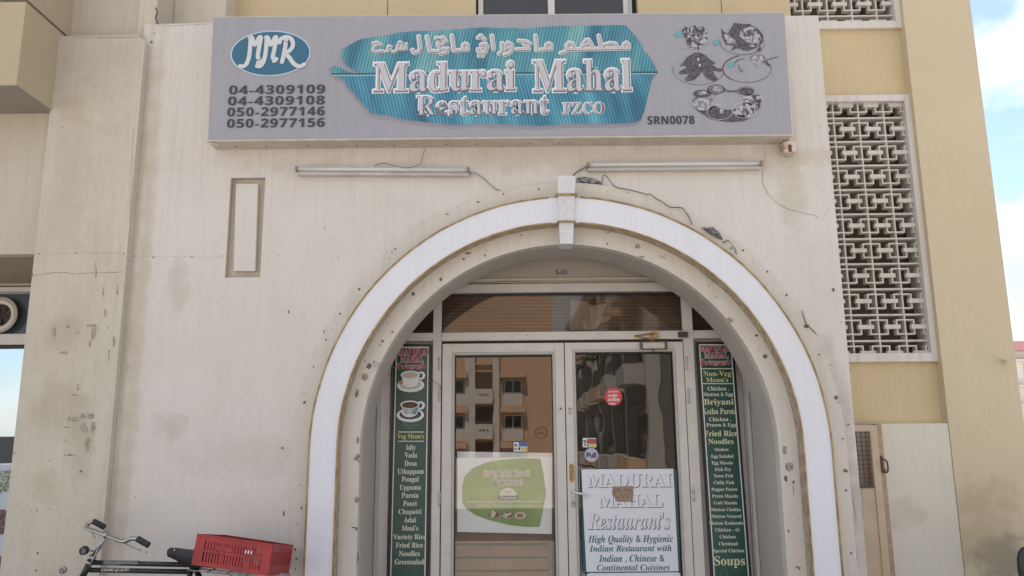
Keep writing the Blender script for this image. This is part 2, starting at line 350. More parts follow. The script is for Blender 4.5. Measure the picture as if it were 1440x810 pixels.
# pilaster
PY = -.07; px0, px1 = at(60, 250, PY).x, at(187.5, 250, PY).x; pz = at(130, 50, PY).z
mb = MB(); zc_ = pz-.05
mb.add([(px0, PY, 0), (px1, PY, 0), (px1, PY, zc_), (px1-.05, PY, pz), (px0, PY, pz), (px0, .9, 0), (px1, -.001, 0), (px1, -.001, zc_), (px1-.05, -.001, pz), (px0, .9, pz)],
       [(0, 1, 2, 3, 4), (1, 6, 7, 2), (2, 7, 8, 3), (3, 8, 9, 4), (0, 4, 9, 5)]).build('pilaster', m_pil, front)
# alcove behind the arch
FY = .62
mb = MB(); e = .004
mb.add([(CX-RI-e, SLAB, 0), (CX-RI-e, FY+.3, 0), (CX-RI-e, FY+.3, 3.4), (CX-RI-e, SLAB, 3.4)], [(0, 1, 2, 3)])
mb.add([(CX+RI+e, SLAB, 0), (CX+RI+e, FY+.3, 0), (CX+RI+e, FY+.3, 3.4), (CX+RI+e, SLAB, 3.4)], [(3, 2, 1, 0)])
mb.add([(CX-RI, SLAB, 2.95), (CX+RI, SLAB, 2.95), (CX+RI, FY+.3, 2.95), (CX-RI, FY+.3, 2.95)], [(3, 2, 1, 0)])
# back of the slab
bm_ = MB(); b2 = arch(RI)
bm_.add([(x, SLAB, z) for x, z in b2]+[(x, SLAB, 3.4) for x, z in b2], [(i, i+len(b2), i+1+len(b2), i+1) for i in range(1, len(b2)-2)])
mb.v += []; mb.add(bm_.v, bm_.f)
mb.build('alcove_wall', m_reveal, front)
MB().box((CX-RI, SLAB-.3, .002), (CX+RI, FY+.2, .12)).build('door_step', m_pave, front)
# relief rings round the arch
def ring(r0, r1, yf, yb, name, m, z0=0., **kw):
    A, B = arch(r0, z0), arch(r1, z0); n = len(A); mb = MB()
    mb.add([(x, yf, z) for x, z in A]+[(x, yf, z) for x, z in B]+[(x, yb, z) for x, z in A]+[(x, yb, z) for x, z in B],
           [(i, i+n, i+1+n, i+1) for i in range(n-1)]+[(i, i+1, i+1+2*n, i+2*n) for i in range(n-1)]+[(i+n, i+3*n, i+1+3*n, i+1+n) for i in range(n-1)])
    return mb.build(name, m, front, **kw)
ring(RB1-.02, RO, -.022, -.0005, 'outer_moulding', m_ring)
ring(RI-.004, RB0+.01, -.018, .06, 'inner_moulding', m_ring)
ring(RB0+.004, RB1-.004, -.112, -.019, 'white_arch_band', m_band)
ring(RB0-.004, RB0+.0035, -.110, -.0185, 'inner_band_edge', m_wood)
ring(RB1-.0035, RB1+.003, -.110, -.0225, 'outer_band_edge', m_wood)
for r_ in (RB0+.001, RB1):
    A = [(x, z) for x, z in arch(r_)]
    for sgn in (-1, 1):
        pts = [Vector((x+random.uniform(-.0012, .0012), -.114, z+random.uniform(-.0012, .0012))) for x, z in A if (x-CX)*sgn > .05]
        MB().tube(pts, .0065, 6).build('gold_rope', m_gold, front, smooth=True)
# keystone
q = P([(783.5, 247), (809.5, 247), (806, 343), (787.5, 343)], -.14)
mb = MB(); mb.slab([q[3], q[2], q[1], q[0]], .14).build('keystone', m_key, front, bevel=.003)
for (xa, xb, yy) in ((782, 810, 273.5), (785, 808, 311.5)):
    MB().tube(spline([at(xa, yy+2, -.115), at(xa, yy+.5, -.142), at(xa+2, yy, -.148), at(xb-2, yy-.3, -.148), at(xb, yy+.5, -.142), at(xb, yy+2, -.115)], 3), .0075, 6).build('gold_rope', m_gold, front, smooth=True)
# ---- plaster damage, nail holes and cracks (real flakes, a millimetre proud or deep)
def chip(mb, x, y, w, h, Y, ang=0., n=9):
    if w*h > 25: n = 14
    c = at(x, y, Y); s = .0045; vs = []
    for k in range(n):
        t = 2*math.pi*k/n; r = random.uniform(.6, 1.15) if n < 12 else random.uniform(.6, 1.2); ux, uz = w*s/2*r*math.cos(t), -h*s/2*r*math.sin(t)
        vs.append((c.x+ux*math.cos(ang)-uz*math.sin(ang), Y, c.z+ux*math.sin(ang)+uz*math.cos(ang)))
    mb.add(vs, [tuple(range(n))])
dk, lt = MB(), MB()
for (x, y, w_, h_) in [(406, 438, 2.6, 6), (216, 362, 3.5, 2.5), (188, 360, 2.5, 2.5), (270, 361.5, 3, 2), (312, 359.7, 2.5, 2), (391.6, 359.7, 2, 2), (476, 361, 2, 2), (397, 630, 4, 4), (399, 722, 3, 8),
        (190, 699, 1.8, 1.8), (1172, 408, 5, 7), (1125, 448, 0, 0), (1183, 453, 2.5, 1.5), (1110, 235, 1.6, 1.6), (1098, 236, 1, 1.5), (457, 320, 1.2, 8), (457, 306, 1, 4), (203, 32, 0, 0), (213, 59, 4, 5), (217, 47, 2.5, 4),
        (284, 323, 1.2, 1.2), (360, 247.5, 2.2, 1.6), (288, 38.5, 1.2, 1.5), (1196, 520, 2, 2), (290, 700, 1.5, 1.5), (197, 765, 1.5, 1.5), (193, 773, 1.5, 1.5), (206, 777, 2.5, 3), (528, 372, 1.5, 1.5), (340, 560, 1, 1)]:
    if w_: chip(dk, x, y, w_, h_, -.0012)
for (x, y, w_, h_) in [(55, 357, 3, 2), (107.5, 356, 3, 2.4), (174.5, 356.5, 2.6, 2), (45, 386, 4, 5), (19.6, 637, 2, 3), (92, 620, 2.2, 2), (114, 663, 4.5, 3.6), (43.6, 717.6, 2, 2), (52, 718, 2.6, 2), (71, 716, 4, 1.6), (53, 778, 3.4, 3.4), (51, 802, 3.4, 3.4),
        (68.5, 648, 1, 4), (152, 461, 2, 2), (86, 432, 0, 0), (110, 468, 2.6, 2), (87, 179, 4, 1.4), (188.5, 182, 1.5, 4)]:
    if w_: chip(dk, x, y, w_, h_, PY-.0012)
for (x, y, w_, h_) in [(129, 458, 12, 4), (132, 468, 6, 18), (127, 482, 3, 10), (76, 467, 5, 18), (97, 460, 6, 2), (90, 496, 8, 3), (104, 590, 13, 6), (116, 585, 9, 9), (128, 586, 8, 9), (118, 602, 8, 14), (131, 601, 6, 14), (123, 625, 6, 18), (94, 601, 9, 2), (135, 384, 2, 12), (145, 410, 1.5, 14), (165, 408, 2, 12), (148, 440, 2, 10), (160, 480, 3, 14), (153, 500, 2, 16), (110, 545, 3, 8), (98, 640, 14, 2), (105, 555, 8, 2)]:
    chip(lt, x, y, w_*1.35, h_*1.2, PY-.0009)
    for k in range(4): chip(dk, x+random.uniform(-.6, .6)*w_, y+random.uniform(-.6, .6)*h_, random.uniform(.8, 1.8), random.uniform(.8, 2.6), PY-.0016)
MV = -.0235
for (x, y, w_, h_) in [(556, 350, 4, 3), (551, 355, 3, 2), (547, 363, 2, 2), (629, 301, 6, 2), (672, 284, 5, 3), (708, 272.5, 3.4, 3.4), (757.5, 266, 4, 3), (505, 407, 4, 4), (478, 441, 4, 2.5), (458, 478, 3, 3), (456, 466, 2, 5), (441, 516, 2.4, 2.4), (428, 566, 4.5, 5), (421, 600, 1.5, 1.5), (422, 682, 2, 2), (418, 737, 2, 2), (424, 714, 3, 4), (415, 773, 3, 5), (417, 786, 3, 3), (415, 800, 2, 3), (882, 271, 2, 2),
        (1045, 352, 4, 4), (1079, 382, 4, 4.5), (1106, 415, 4, 4.5), (1152, 498.5, 4, 2.4), (1168, 513, 2, 2), (1134, 459, 9, 6), (1176, 559, 7, 7), (1179, 566, 2.4, 2.4), (1193, 597, 4.5, 3), (1185, 617, 4, 2), (1196, 617, 2, 2), (1189, 662, 7, 5), (1190, 690, 4, 4), (1197, 778, 3, 3.4), (1028, 349, 3, 3)]:
    chip(dk, x, y, w_*1.05, h_*1.05, MV)
for k in range(70):      # crumbling along the outer moulding
    t = random.uniform(.15, math.pi-.15); r_ = RO-random.uniform(0, .05); c = Vector((CX-r_*math.cos(t), MV, ZC+r_*math.sin(t))); s_ = random.uniform(.001, .0035)
    lt.disc((c.x, MV+random.uniform(0, 5e-4), c.z), s_*random.uniform(1, 2.2), n=7, rz=s_)
IV = -.0195
for (x, y, w_, h_) in [(652, 364, 3.4, 3.4), (658, 356, 7, 3), (733, 331, 3, 2), (682, 359, 2.4, 3.4), (684, 352, 1.6, 2), (620, 393, 5, 5), (596, 404, 1.4, 1.4), (621, 385, 1.2, 1.2), (581, 413, 4.5, 5.4), (545, 455, 2, 2), (551.5, 467, 3, 3), (538, 480, 4, 3.6), (533.5, 485, 2, 2), (513.5, 508, 2, 2), (519, 515, 7, 7), (513, 530, 8, 10), (502, 552, 5, 11), (501, 556, 3, 5), (503, 619, 4, 9), (503, 643, 8, 12), (502, 703, 8, 8), (497, 742, 7, 2), (501, 744, 3, 4), (504, 785, 5, 20), (490, 630, 1.5, 1.5),
        (897, 346, 8, 7), (854, 343, 2.4, 3), (902, 361, 9, 3), (931, 361, 2, 3), (934, 363, 2, 3), (936, 358, 1.5, 1.5), (997, 402, 1.8, 1.8), (1007, 417, 2, 2), (1026, 450, 10, 6), (1064, 472, 4, 3), (1076, 501, 6, 5), (1067, 493, 1.5, 1.5), (1110, 656, 10, 10), (1103, 633, 6, 10), (1105, 673, 5, 7), (1116, 678, 3, 4), (1116, 690, 1.5, 14), (1109, 747, 2.4, 4), (1120.5, 798, 2.2, 4), (1124.5, 799, 2.4, 4), (855, 327, 3, 2)]:
    chip(dk if max(w_, h_) < 7.5 else lt, x, y, w_*1.2, h_*1.2, IV)
    if max(w_, h_) >= 7.5:
        for k in range(3): chip(dk, x+random.uniform(-.4, .4)*w_, y+random.uniform(-.4, .4)*h_, w_*.35, h_*.3, IV-.0006)
for k in range(28):
    t = random.uniform(.05, math.pi-.05); r_ = random.uniform(RI+.01, RB0-.015); dk.disc((CX-r_*math.cos(t), IV, ZC+r_*math.sin(t)), random.uniform(.0008, .0022), n=6)
for k in range(60):     # pin marks over the wall
    x, y = random.uniform(70, 1190), random.uniform(240, 800)
    if 430 < x < 1180 and y > 250+((x-800)/380)**2*250: continue
    dk.disc(tuple(at(x, y, PY-.0011 if x < 165 else -.0011)), random.uniform(.0007, .0018), n=6)
dk.build('nail_holes', m_chip, front, kind='stuff'); lt.build('flaked_patches', m_chip2, front, kind='stuff')
ck = MB()
def crack(pts, Y, w=.0035, j=1.3):
    pp = []
    for (x0, y0), (x1, y1) in zip(pts, pts[1:]):
        k = max(2, int(math.hypot(x1-x0, y1-y0)/4)); pp += [(x0+(x1-x0)*i/k+random.uniform(-j, j)*.5, y0+(y1-y0)*i/k+random.uniform(-j, j)*.5) for i in range(k)]
    for a_, b_ in zip(pp, pp[1:]): ck.stroke([at(*a_, Y), at(*b_, Y)], w*random.uniform(.4, 1.1), Y)
crack([(1076, 215), (1072.6, 235), (1072.6, 259), (1080.5, 272.6), (1092, 284.5), (1107, 294), (1123, 298), (1143, 302), (1155, 309)], -.001, .003)
crack([(1155, 309), (1162, 300), (1168, 287)], -.001, .0015)
crack([(45, 388), (77, 383), (110, 385), (133, 384), (177, 382.5)], PY-.001, .003)
crack([(135, 366), (133, 384)], PY-.001, .0025); crack([(53, 357), (107, 356), (174, 356)], PY-.001, .0012)
crack([(190, 360), (320, 362)], -.001, .0012)
crack([(1128, 437), (1133, 455), (1148, 470), (1150, 474)], MV, .004); crack([(1199, 700), (1204, 728), (1203, 736)], -.001, .004); crack([(1207, 650), (1212, 690), (1214, 735)], -.001, .003)
crack([(1196, 712), (1201, 745), (1206, 800)], -.001, .004)
crack([(105, 52), (150, 53), (205, 52), (211, 60)], PY-.001, .003); crack([(187, 185), (181, 350), (174, 470), (163, 600), (152, 740)], PY-.001, .0018)
crack([(228, 36), (297, 34)], -.001, .0025); crack([(1150, 175), (1160, 182)], -.001, .002)
ck.build('wall_crack', m_crack, front, kind='stuff')

# ---------------------------------------------------------------- glazed entrance (frame, doors, transoms): parts of the frontage
PYF = FY-.03
def pv(name, x0, y0, x1, y1, Y=PYF, d=.07, m=m_alu, parent=front, bevel=.002, **k):
    return MB().pbox(x0, y0, x1, y1, Y, d).build(name, m, parent, bevel=bevel, **k)
fx = lambda x, y, Y=PYF: at(x, y, Y).x
zz = lambda y, Y=PYF: at(790, y, Y).z
def wbox(name, x0, x1, z0, z1, Y, d, m=m_alu, parent=front, bevel=.002, **k): return MB().box((x0, Y, z0), (x1, Y+d, z1)).build(name, m, parent, bevel=bevel, **k)
xp0, xp1, xq0, xq1 = fx(609.5, 440), fx(621, 440), fx(959, 440), fx(973, 440)
zT0, zT1, zB0, zB1 = zz(411), zz(399), zz(478), zz(466.5)      # transom head bar / lower bar
wbox('header_panel', CX-RI, CX+RI, zT1, 2.95, FY-.01, .06, plaster('header_paint', (.50, .44, .38), (.40, .34, .28), .1, .4, bump=.001))
wbox('frame_head', CX-RI, CX+RI, zT0, zT1, PYF-.015, .08)
wbox('header_ledge', CX-RI, CX+RI, zT1+.03, zT1+.045, PYF+.005, .02)
wbox('transom_bar', xp1, xq0, zB0, zB1, PYF-.01, .07); wbox('transom_bar', CX-RI, xp0, zB0, zB1, PYF-.01, .07); wbox('transom_bar', xq1, CX+RI, zB0, zB1, PYF-.01, .07)
wbox('frame_post', xp0, xp1, .12, zT0, PYF-.004, .08); wbox('frame_post', xq0, xq1, .12, zT0, PYF-.004, .08)
wbox('side_post', CX-RI, fx(545, 740), .12, zB0, PYF, .06); wbox('side_post', fx(1058, 740), CX+RI, .12, zB0, PYF, .06)
wbox('side_post', CX-RI, CX-RI+.025, .12, zB0, PYF-.03, .03, m_aluin); wbox('side_post', CX+RI-.025, CX+RI, .12, zB0, PYF-.03, .03, m_aluin)
m_trg = glassy('transom_glass', (.9, .88, .86), .035, rough=.03, wobble=.001, wscale=1.5)
m_dgl = glassy('door_glass_left', (.95, .94, .93), .055, (1, .95, .9), rough=.006)
m_dgr = glassy('door_glass_right', (.9, .9, .9), .06, (1, .97, .95), wobble=.0007, wscale=3.0, rough=.012)
m_sdg = glassy('side_glass', (.6, .58, .56), .05)
wbox('transom_glass', xp1, xq0, zB1, zT0, FY+.015, .006, m_trg, bevel=0); wbox('transom_glass', CX-RI, xp0, zB1, zT0, FY+.015, .006, m_trg, bevel=0); wbox('transom_glass', xq1, CX+RI, zB1, zT0, FY+.015, .006, m_trg, bevel=0)
gk = MB(); t_ = .008
for (x0, x1) in ((xp1, xq0),):
    gk.box((x0, FY+.004, zT0-t_*1.6), (x1, FY+.0145, zT0)); gk.box((x0, FY+.004, zB1), (x0+t_, FY+.0145, zT0-t_*1.6)); gk.box((x1-t_, FY+.004, zB1), (x1, FY+.0145, zT0-t_*1.6))
gk.build('glazing_gasket', m_black, front)
wbox('side_panel', CX-RI+.025, xp0, .12, zB0, FY+.02, .02, m_alu, bevel=0); wbox('side_panel', xq1, CX+RI-.025, .12, zB0, FY+.02, .02, m_alu, bevel=0)
# doors
LZ1 = zz(482, PYF+.01); LZ0 = .135; DY = PYF+.006
def door(lx0, lx1, gx0, gx1, gz1, glass, lab):
    d = empty('door', ((lx0+lx1)/2, DY, LZ0), None, None, parent=front); d['label'] = lab
    wbox('stile', lx0, gx0, LZ0, LZ1, DY, .05, parent=d); wbox('stile', gx1, lx1, LZ0, LZ1, DY, .05, parent=d)
    wbox('top_rail', gx0, gx1, gz1, LZ1, DY+.0002, .05, parent=d); wbox('bottom_rail', gx0, gx1, LZ0, LZ0+.16, DY+.0002, .05, parent=d)
    b = MB(); w_ = .019; z0 = LZ0+.16
    b.box((gx0, DY-.006, z0), (gx0+w_, DY+.02, gz1)); b.box((gx1-w_, DY-.006, z0), (gx1, DY+.02, gz1)); b.box((gx0+w_, DY-.006, gz1-w_), (gx1-w_, DY+.02, gz1)); b.box((gx0+w_, DY-.006, z0), (gx1-w_, DY+.02, z0+w_))
    b.build('glazing_bead', m_aluin, d, bevel=.003)
    b = MB(); u = w_+.006
    b.box((gx0+w_, DY+.001, z0+w_), (gx0+u, DY+.021, gz1-w_)); b.box((gx1-u, DY+.001, z0+w_), (gx1-w_, DY+.021, gz1-w_)); b.box((gx0+u, DY+.001, gz1-w_-.012), (gx1-u, DY+.021, gz1-w_))
    b.build('gasket', m_black, d)
    wbox('glass_pane', gx0+w_, gx1-w_, z0+w_, gz1-w_, DY+.024, .006, glass, parent=d, bevel=0)
    return d
ym = 650
dL = door(xp1+.008, fx(796.5, ym, DY)-.002, fx(635, ym, DY), fx(783, ym, DY), zz(494.5, DY), m_dgl, 'closed left door leaf')
dR = door(fx(796.5, ym, DY)+.004, xq0-.004, fx(808.5, ym, DY), fx(956.5, ym, DY), zz(492, DY), m_dgr, 'right door leaf with lever handle and closer')
def cyl(name, c, r, l, m, parent, n=16):
    c = Vector(c); return MB().tube([c, c+Vector((0, l, 0))], r, n).build(name, m, parent, smooth=False)
cyl('lock_cylinder', at(788.5, 574.5, DY-.01), .012, .012, m_steel, dL); cyl('keyhole', at(788.5, 574.5, DY-.0115), .006, .003, m_black, dL)
cyl('lock_cylinder', at(801.5, 574.5, DY-.01), .010, .012, m_steel, dR); MB().pbox(799.6, 575, 804, 582, DY-.008, .009).build('lock_cover', m_steel, dR, bevel=.002); cyl('keyhole', at(801.5, 574.5, DY-.0115), .005, .003, m_black, dR)
MB().pbox(803, 687, 809, 699, DY-.010, .012).build('handle_plate', m_alu, dR, bevel=.003)
MB().tube(spline([at(806, 692.5, DY-.005), at(807, 692.6, DY-.05), at(812, 693.2, DY-.058), at(820, 694.8, DY-.055), at(827, 696.5, DY-.05)], 4), .0095, 10, .007).build('handle', plain('handle_white', (.68, .67, .66), .35), dR, smooth=True)
MB().pbox(804, 704, 809.2, 713, DY-.006, .007).build('lock_plate', m_steel, dR, bevel=.002); cyl('keyhole', at(806.6, 708, DY-.008), .005, .004, m_black, dR)
pl_ = MB(); pl_.slab([at(x, y, DY-.004) for x, y in ((801, 676), (803.5, 678), (806.5, 677.5), (807.8, 674), (807.4, 655), (805.5, 652), (802, 652), (800.4, 655))], .004).build('push_plate', m_brass, dR)
for i, c_ in enumerate('PULL'): text(c_, (802.3, 655+i*5.2, 805.9, 659+i*5.2), DY-.0055, m_ink, dR)
def hinge(px, py0, py1, par):
    b = MB(); c = at(px, py0, DY-.012); e_ = at(px, py1, DY-.012); c.x = e_.x = (c.x+e_.x)/2; mid = (c.z+e_.z)/2
    b.tube([(c.x, c.y, c.z), (c.x, c.y, mid+.004)], .009, 10); b.tube([(c.x, c.y, mid-.004), (c.x, c.y, e_.z)], .009, 10); b.tube([(c.x, c.y+.001, c.z+.006), (c.x, c.y+.001, e_.z-.006)], .005, 8)
    b.build('hinge', plain('hinge_white', (.55, .53, .50), .4), par, smooth=True)
for a_ in ((618, 503, 520), (618, 546, 564), (618, 692, 711)): hinge(*a_, dL)
for a_ in ((965, 502, 519), (968.2, 547, 566), (975, 684, 704)): hinge(*a_, dR)
# closer
MB().pbox(901.5, 479.2, 938, 491.8, DY-.008, .008).build('closer_plate', plain('closer_dark', (.12, .10, .09), .4), dR)
MB().pbox(904, 481, 935.5, 490, DY-.05, .042).build('closer_body', plain('closer_paint', (.58, .54, .47), .4, noise=.1), dR, bevel=.006)
b = MB(); b.pbox(900.8, 481.2, 903.5, 490, DY-.046, .045); b.pbox(936.2, 481.5, 938.6, 489.5, DY-.046, .045); b.tube([at(919, 491, DY-.03), at(919, 494, DY-.03)], .008, 8); b.build('closer_cap', plain('closer_dark', (.12, .10, .09), .4), dR, bevel=0)
b = MB(); b.tube([at(918, 480.5, DY-.03), at(919, 478, DY-.055)], .008, 8); b.tube([at(919, 478, DY-.055), at(892, 472.5, DY-.12)], .006, 6); b.tube([at(892, 472.5, DY-.12), at(920, 469, DY-.055)], .006, 6); b.box(tuple(at(916, 474.5, DY-.05)), tuple(at(924.5, 467.5, DY-.03))); b.build('closer_arm', m_brass, dR)
MB().pbox(954.5, 466.3, 967.5, 473.6, PYF-.045, .04).build('alarm_contact', plain('contact_brown', (.06, .045, .04), .5), front, bevel=.003)
b = MB()
for x in (641, 695, 721, 741, 777, 812, 840): cyl
for (x, y) in ((695, 473), (720.5, 473), (741, 471.5), (777.5, 473), (841, 470.5)): b.disc(tuple(at(x, y, PYF-.0115)), .005, n=8, rz=.003)
b.build('screw_holes', m_chip, front, kind='stuff')
# number on header
nb = empty('number_plate', at(790, 383, FY-.012), 'small white plate reading S-01 above the transom window', 'number plate')
MB().pbox(779, 378.5, 800, 388, FY-.0145, .004).build('plate', plain('plate_grey', (.46, .42, .37), .5), nb); text('S-01', (781.5, 379.6, 797, 386.3), FY-.0156, m_ink, nb, thin=.02)
cb = MB().tube([at(700, 397, FY-.03), at(757, 397, FY-.03)], .006, 6).build('cable_conduit', m_reveal, front); MB().pbox(672, 393.8, 758, 397.6, FY-.02, .012).build('header_strip', m_reveal, front, bevel=.001)
# inside: dark room, slatted blind, roller blind
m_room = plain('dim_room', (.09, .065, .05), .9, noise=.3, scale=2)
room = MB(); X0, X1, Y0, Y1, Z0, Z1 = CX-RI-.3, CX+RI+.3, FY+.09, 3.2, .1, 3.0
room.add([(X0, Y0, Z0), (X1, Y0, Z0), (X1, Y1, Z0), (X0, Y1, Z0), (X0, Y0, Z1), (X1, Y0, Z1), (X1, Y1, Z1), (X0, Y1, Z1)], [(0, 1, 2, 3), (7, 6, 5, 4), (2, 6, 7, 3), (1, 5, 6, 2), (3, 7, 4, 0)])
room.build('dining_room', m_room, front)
m_slat = blotchy('slat_wood', (.17, .085, .05), (.27, .145, .09), 5, .3, .7)
bl_ = empty('slatted_screen', at(710, 790, FY+.16), 'brown wooden slatted screen standing behind the left door glass', 'screen')
xa, xb = at(636, 780, FY+.16).x, at(770, 780, FY+.16).x; z = LZ0; k = 0
base = None
while z < zz(738, FY+.16):
    h_ = .074
    if base is None:
        base = MB().box((-(xb-xa)/2, -.006, 0), ((xb-xa)/2, .006, h_)).build('slat', m_slat, None); base.data.transform(Matrix.Rotation(R(-16), 4, 'X')); o = base
    else: o = base.copy(); col.objects.link(o)
    o.parent = bl_; o.location = Vector(((xa+xb)/2, FY+.16, z+.01))-WL[bl_.name]; o.rotation_euler = (0, R(random.uniform(-.7, .7)), 0); z += .088; k += 1
b = MB(); b.box((xa-.03, FY+.175, LZ0), (xa, FY+.2, z)); b.box((xb, FY+.175, LZ0), (xb+.03, FY+.2, z)); b.build('screen_frame', m_slat, bl_)
m_roll = striped('roller_blind_weave', (.11, .07, .045), (.15, .095, .06), (.18, .12, .08), 12, R(90), .8)
ro = empty('roller_blind', at(790, 440, FY+.07), 'brown woven roller blind lowered behind the wide transom window', 'blind')
wbox('blind_fabric', CX-RI+.01, CX+RI-.01, zB1-.08, zT0+.04, FY+.07, .004, m_roll, ro, 0); MB().tube([(xp1, FY+.09, zT0+.03), (xq0, FY+.09, zT0+.03)], .02, 10).build('roller', m_roll, ro)
m_old = plain('old_paper', (.30, .225, .17), .8, noise=.2, scale=18)
pp = MB(); pp.slab(P([(802, 421), (826, 424), (833, 430), (853, 427), (848, 444), (860, 445), (855, 452), (842, 456), (836, 464), (801, 464)], FY+.045)[::-1], .001)
pp.build('paper_sheet', m_old, None, label='torn yellowed paper stuck inside the wide transom window above the doors', category='paper')

# ---------------------------------------------------------------- opposite side of the street (seen in the door glass)
op = empty('opposite_apartment_building', (0, -59, -.15), 'orange and grey apartment building across the open ground, mirrored in the left door glass', 'building')
m_or = plaster('orange_render', (.50, .335, .225), (.42, .27, .17), .2, .3); m_gr = plaster('grey_render', (.50, .47, .44), (.42, .38, .34), .2, .3)
m_wg = plain('far_window_glass', (.02, .025, .03), .08, spec=.8); m_wf = plain('far_window_frame', (.6, .6, .58), .5); m_soff = plain('dark_recess', (.09, .06, .045), .9)
OY = -83
MB().box((-32, OY-10, -.15), (3.9, OY, 19)).build('wall', m_or, op)
MB().box((-32.5, OY-10.5, 19), (4.4, OY+.5, 19.5)).build('roof', m_gr, op)
for bay in range(-4, 1):
    cx = -4.0+bay*6.4
    MB().box((cx-2.1, OY, -.15), (cx-.98, OY+.5, 13.4)).build('grey_pier', m_gr, op); MB().box((cx+.98, OY, -.15), (cx+1.7, OY+.5, 13.4)).build('grey_pier', m_gr, op)
    MB().box((cx-.98, OY, 10.0), (cx+.98, OY+.3, 10.3)).build('arched_lintel', m_or, op)
    for fl in range(3):
        z0 = -.75+fl*3.85
        MB().box((cx-.95, OY-.6, z0+.35), (cx+.95, OY+.02, z0+2.3)).build('balcony_recess', m_soff, op)
        b = MB().box((cx-1.0, OY+.02, z0-1.25), (cx+1.0, OY+1.0, z0+.35)).build('balcony', m_gr, op)
        d_ = MB()
        for k in (-1, 0, 1): d_.disc((cx+k*.4, OY+1.02, z0-.3), .12, n=8)
        d_.f = [f[::-1] for f in d_.f]; d_.build('balcony_holes', m_black, b)
        wx = cx+3.2
        wv = MB().box((wx-1.0, OY+.02, z0-.1+.0), (wx+1.0, OY+.06, z0+1.35)).build('window', m_wf, op)
        for s_ in (-1, 1): MB().box((wx+s_*.47-.41, OY+.07, z0), (wx+s_*.47+.41, OY+.08, z0+1.25)).build('pane', m_wg, wv)
        MB().box((wx-1.4, OY+.01, z0+1.6), (wx+1.4, OY+1.0, z0+2.3)).build('sunshade', m_or, op)
        MB().box((wx-1.1, OY+.01, z0-1.5), (wx+1.1, OY+.25, z0-.15)).build('spandrel', m_gr, op)
ob = empty('tall_grey_building', (5, -40, -.15), 'long grey building running away down the street, seen only mirrored in the right door glass', 'building')
m_dg = plaster('dark_grey_render', (.20, .185, .17), (.14, .125, .115), .3, .3); m_lg = plaster('pale_grey_render', (.36, .34, .31), (.28, .26, .23), .3, .3)
MB().box((5, -66, -.15), (17, -18.5, 11.5)).build('wall', m_dg, ob)
MB().box((4.4, -66.3, 11.5), (17.4, -18.2, 11.9)).build('roof', m_lg, ob)
for k in range(8):
    y = -22.5-k*5.6
    MB().box((4.5, y-.3, -.15), (4.99, y+.3, 11.5)).build('pier', m_lg, ob)
    for fl in range(3):
        z0 = 1.0+fl*3.5
        wv = MB().box((4.93, y-3.9, z0), (4.995, y-1.5, z0+1.7)).build('window', m_wf, ob); MB().box((4.88, y-3.8, z0+.1), (4.92, y-1.6, z0+1.6)).build('pane', m_wg, wv)
        MB().box((3.9, y-4.3, z0-.9), (4.99, y-1.0, z0-.1)).build('balcony', m_lg if (k+fl) % 3 else m_or, ob)
        MB().add([(4.98, y-4.2, z0+2.2), (4.98, y-1.1, z0+2.2), (4.1, y-1.1, z0+1.8), (4.1, y-4.2, z0+1.8)], [(0, 1, 2, 3)]).build('awning', m_soff, ob)
# ---------------------------------------------------------------- notices on the doors
GY = DY+.024
po = empty('green_poster', at(710, 693, GY+.012), 'white poster with a green leaf shape taped inside the left door glass', 'poster')
PYp = GY+.012
MB().slab(P([(643, 635), (776.5, 637), (776, 751), (643, 748)], PYp)[::-1], .001).build('paper', m_paper, po)
m_leafg = blotchy('poster_green', (.14, .25, .05), (.30, .41, .11), 3.5, .3, .7)
leaf = [(650, 683), (653, 670), (665, 658), (685, 650), (710, 646), (735, 644.5), (760, 645), (764, 665), (768, 694), (764, 715), (759, 741), (740, 741), (715, 738), (690, 732), (670, 725), (656, 716), (650, 706)]
MB().add(P(leaf[::-1], PYp-.002), [tuple(range(len(leaf)))]).build('leaf_print', m_leafg, po)
text(bold('Spicy'), (680.5, 661, 700, 671.5), PYp-.004, m_red_ink, po, [(.07, m_white, 0, 0, 0), (0, plain('print_pinkred', (.5, .1, .12), .5), 0, 0, .001)])
text(bold('MM Tamil'), (703.5, 661, 745, 670), PYp-.004, m_white, po, [(.06, m_white, 0, 0, 0), (0, m_leafg, 0, 0, .001)]); text(bold('Restaurant'), (693, 674, 735, 682), PYp-.004, m_white, po, [(.07, m_white, 0, 0, 0), (0, m_shadeink, 0, 0, .001)])
b = MB(); c = at(714.5, 698, PYp-.004); b.add([c+Vector((.062*math.cos(t*math.pi/12), 0, .058*math.sin(t*math.pi/12))) for t in range(12, -1, -1)], [tuple(range(13))][0:1]); b.f = [b.f[0][::-1]]; b.build('emblem', m_cream_ink, po)
MB().stroke(P([(710, 690), (716, 694), (719, 690)], PYp-.005), .004, PYp-.005).build('emblem', m_red_ink, po)
MB().add(P([(700, 702.5), (729, 702.5), (729, 697), (700, 697)], PYp-.0055), [(0, 1, 2, 3)]).build('emblem', m_ink, po)
text('Tradition', (703, 698, 726, 701.8), PYp-.0065, m_white, po)
for i, (x0, x1) in enumerate(((657, 672), (674, 695), (697, 716), (718, 741), (744, 761))): b = MB().stroke([at(x, 705.5+random.uniform(-.6, .6), PYp-.004) for x in [x0+(x1-x0)*k/8 for k in range(9)]], .006, PYp-.004).build('small_print', m_cream_ink, po)
for (x0, x1) in ((671, 690), (694, 720), (722, 750)): MB().stroke([at(x, 711.5+random.uniform(-.5, .5), PYp-.004) for x in [x0+(x1-x0)*k/8 for k in range(9)]], .0045, PYp-.004).build('small_print', m_cream_ink, po)
m_food = blotchy('food_print', (.12, .03, .02), (.62, .58, .5), 50, .47, .53)
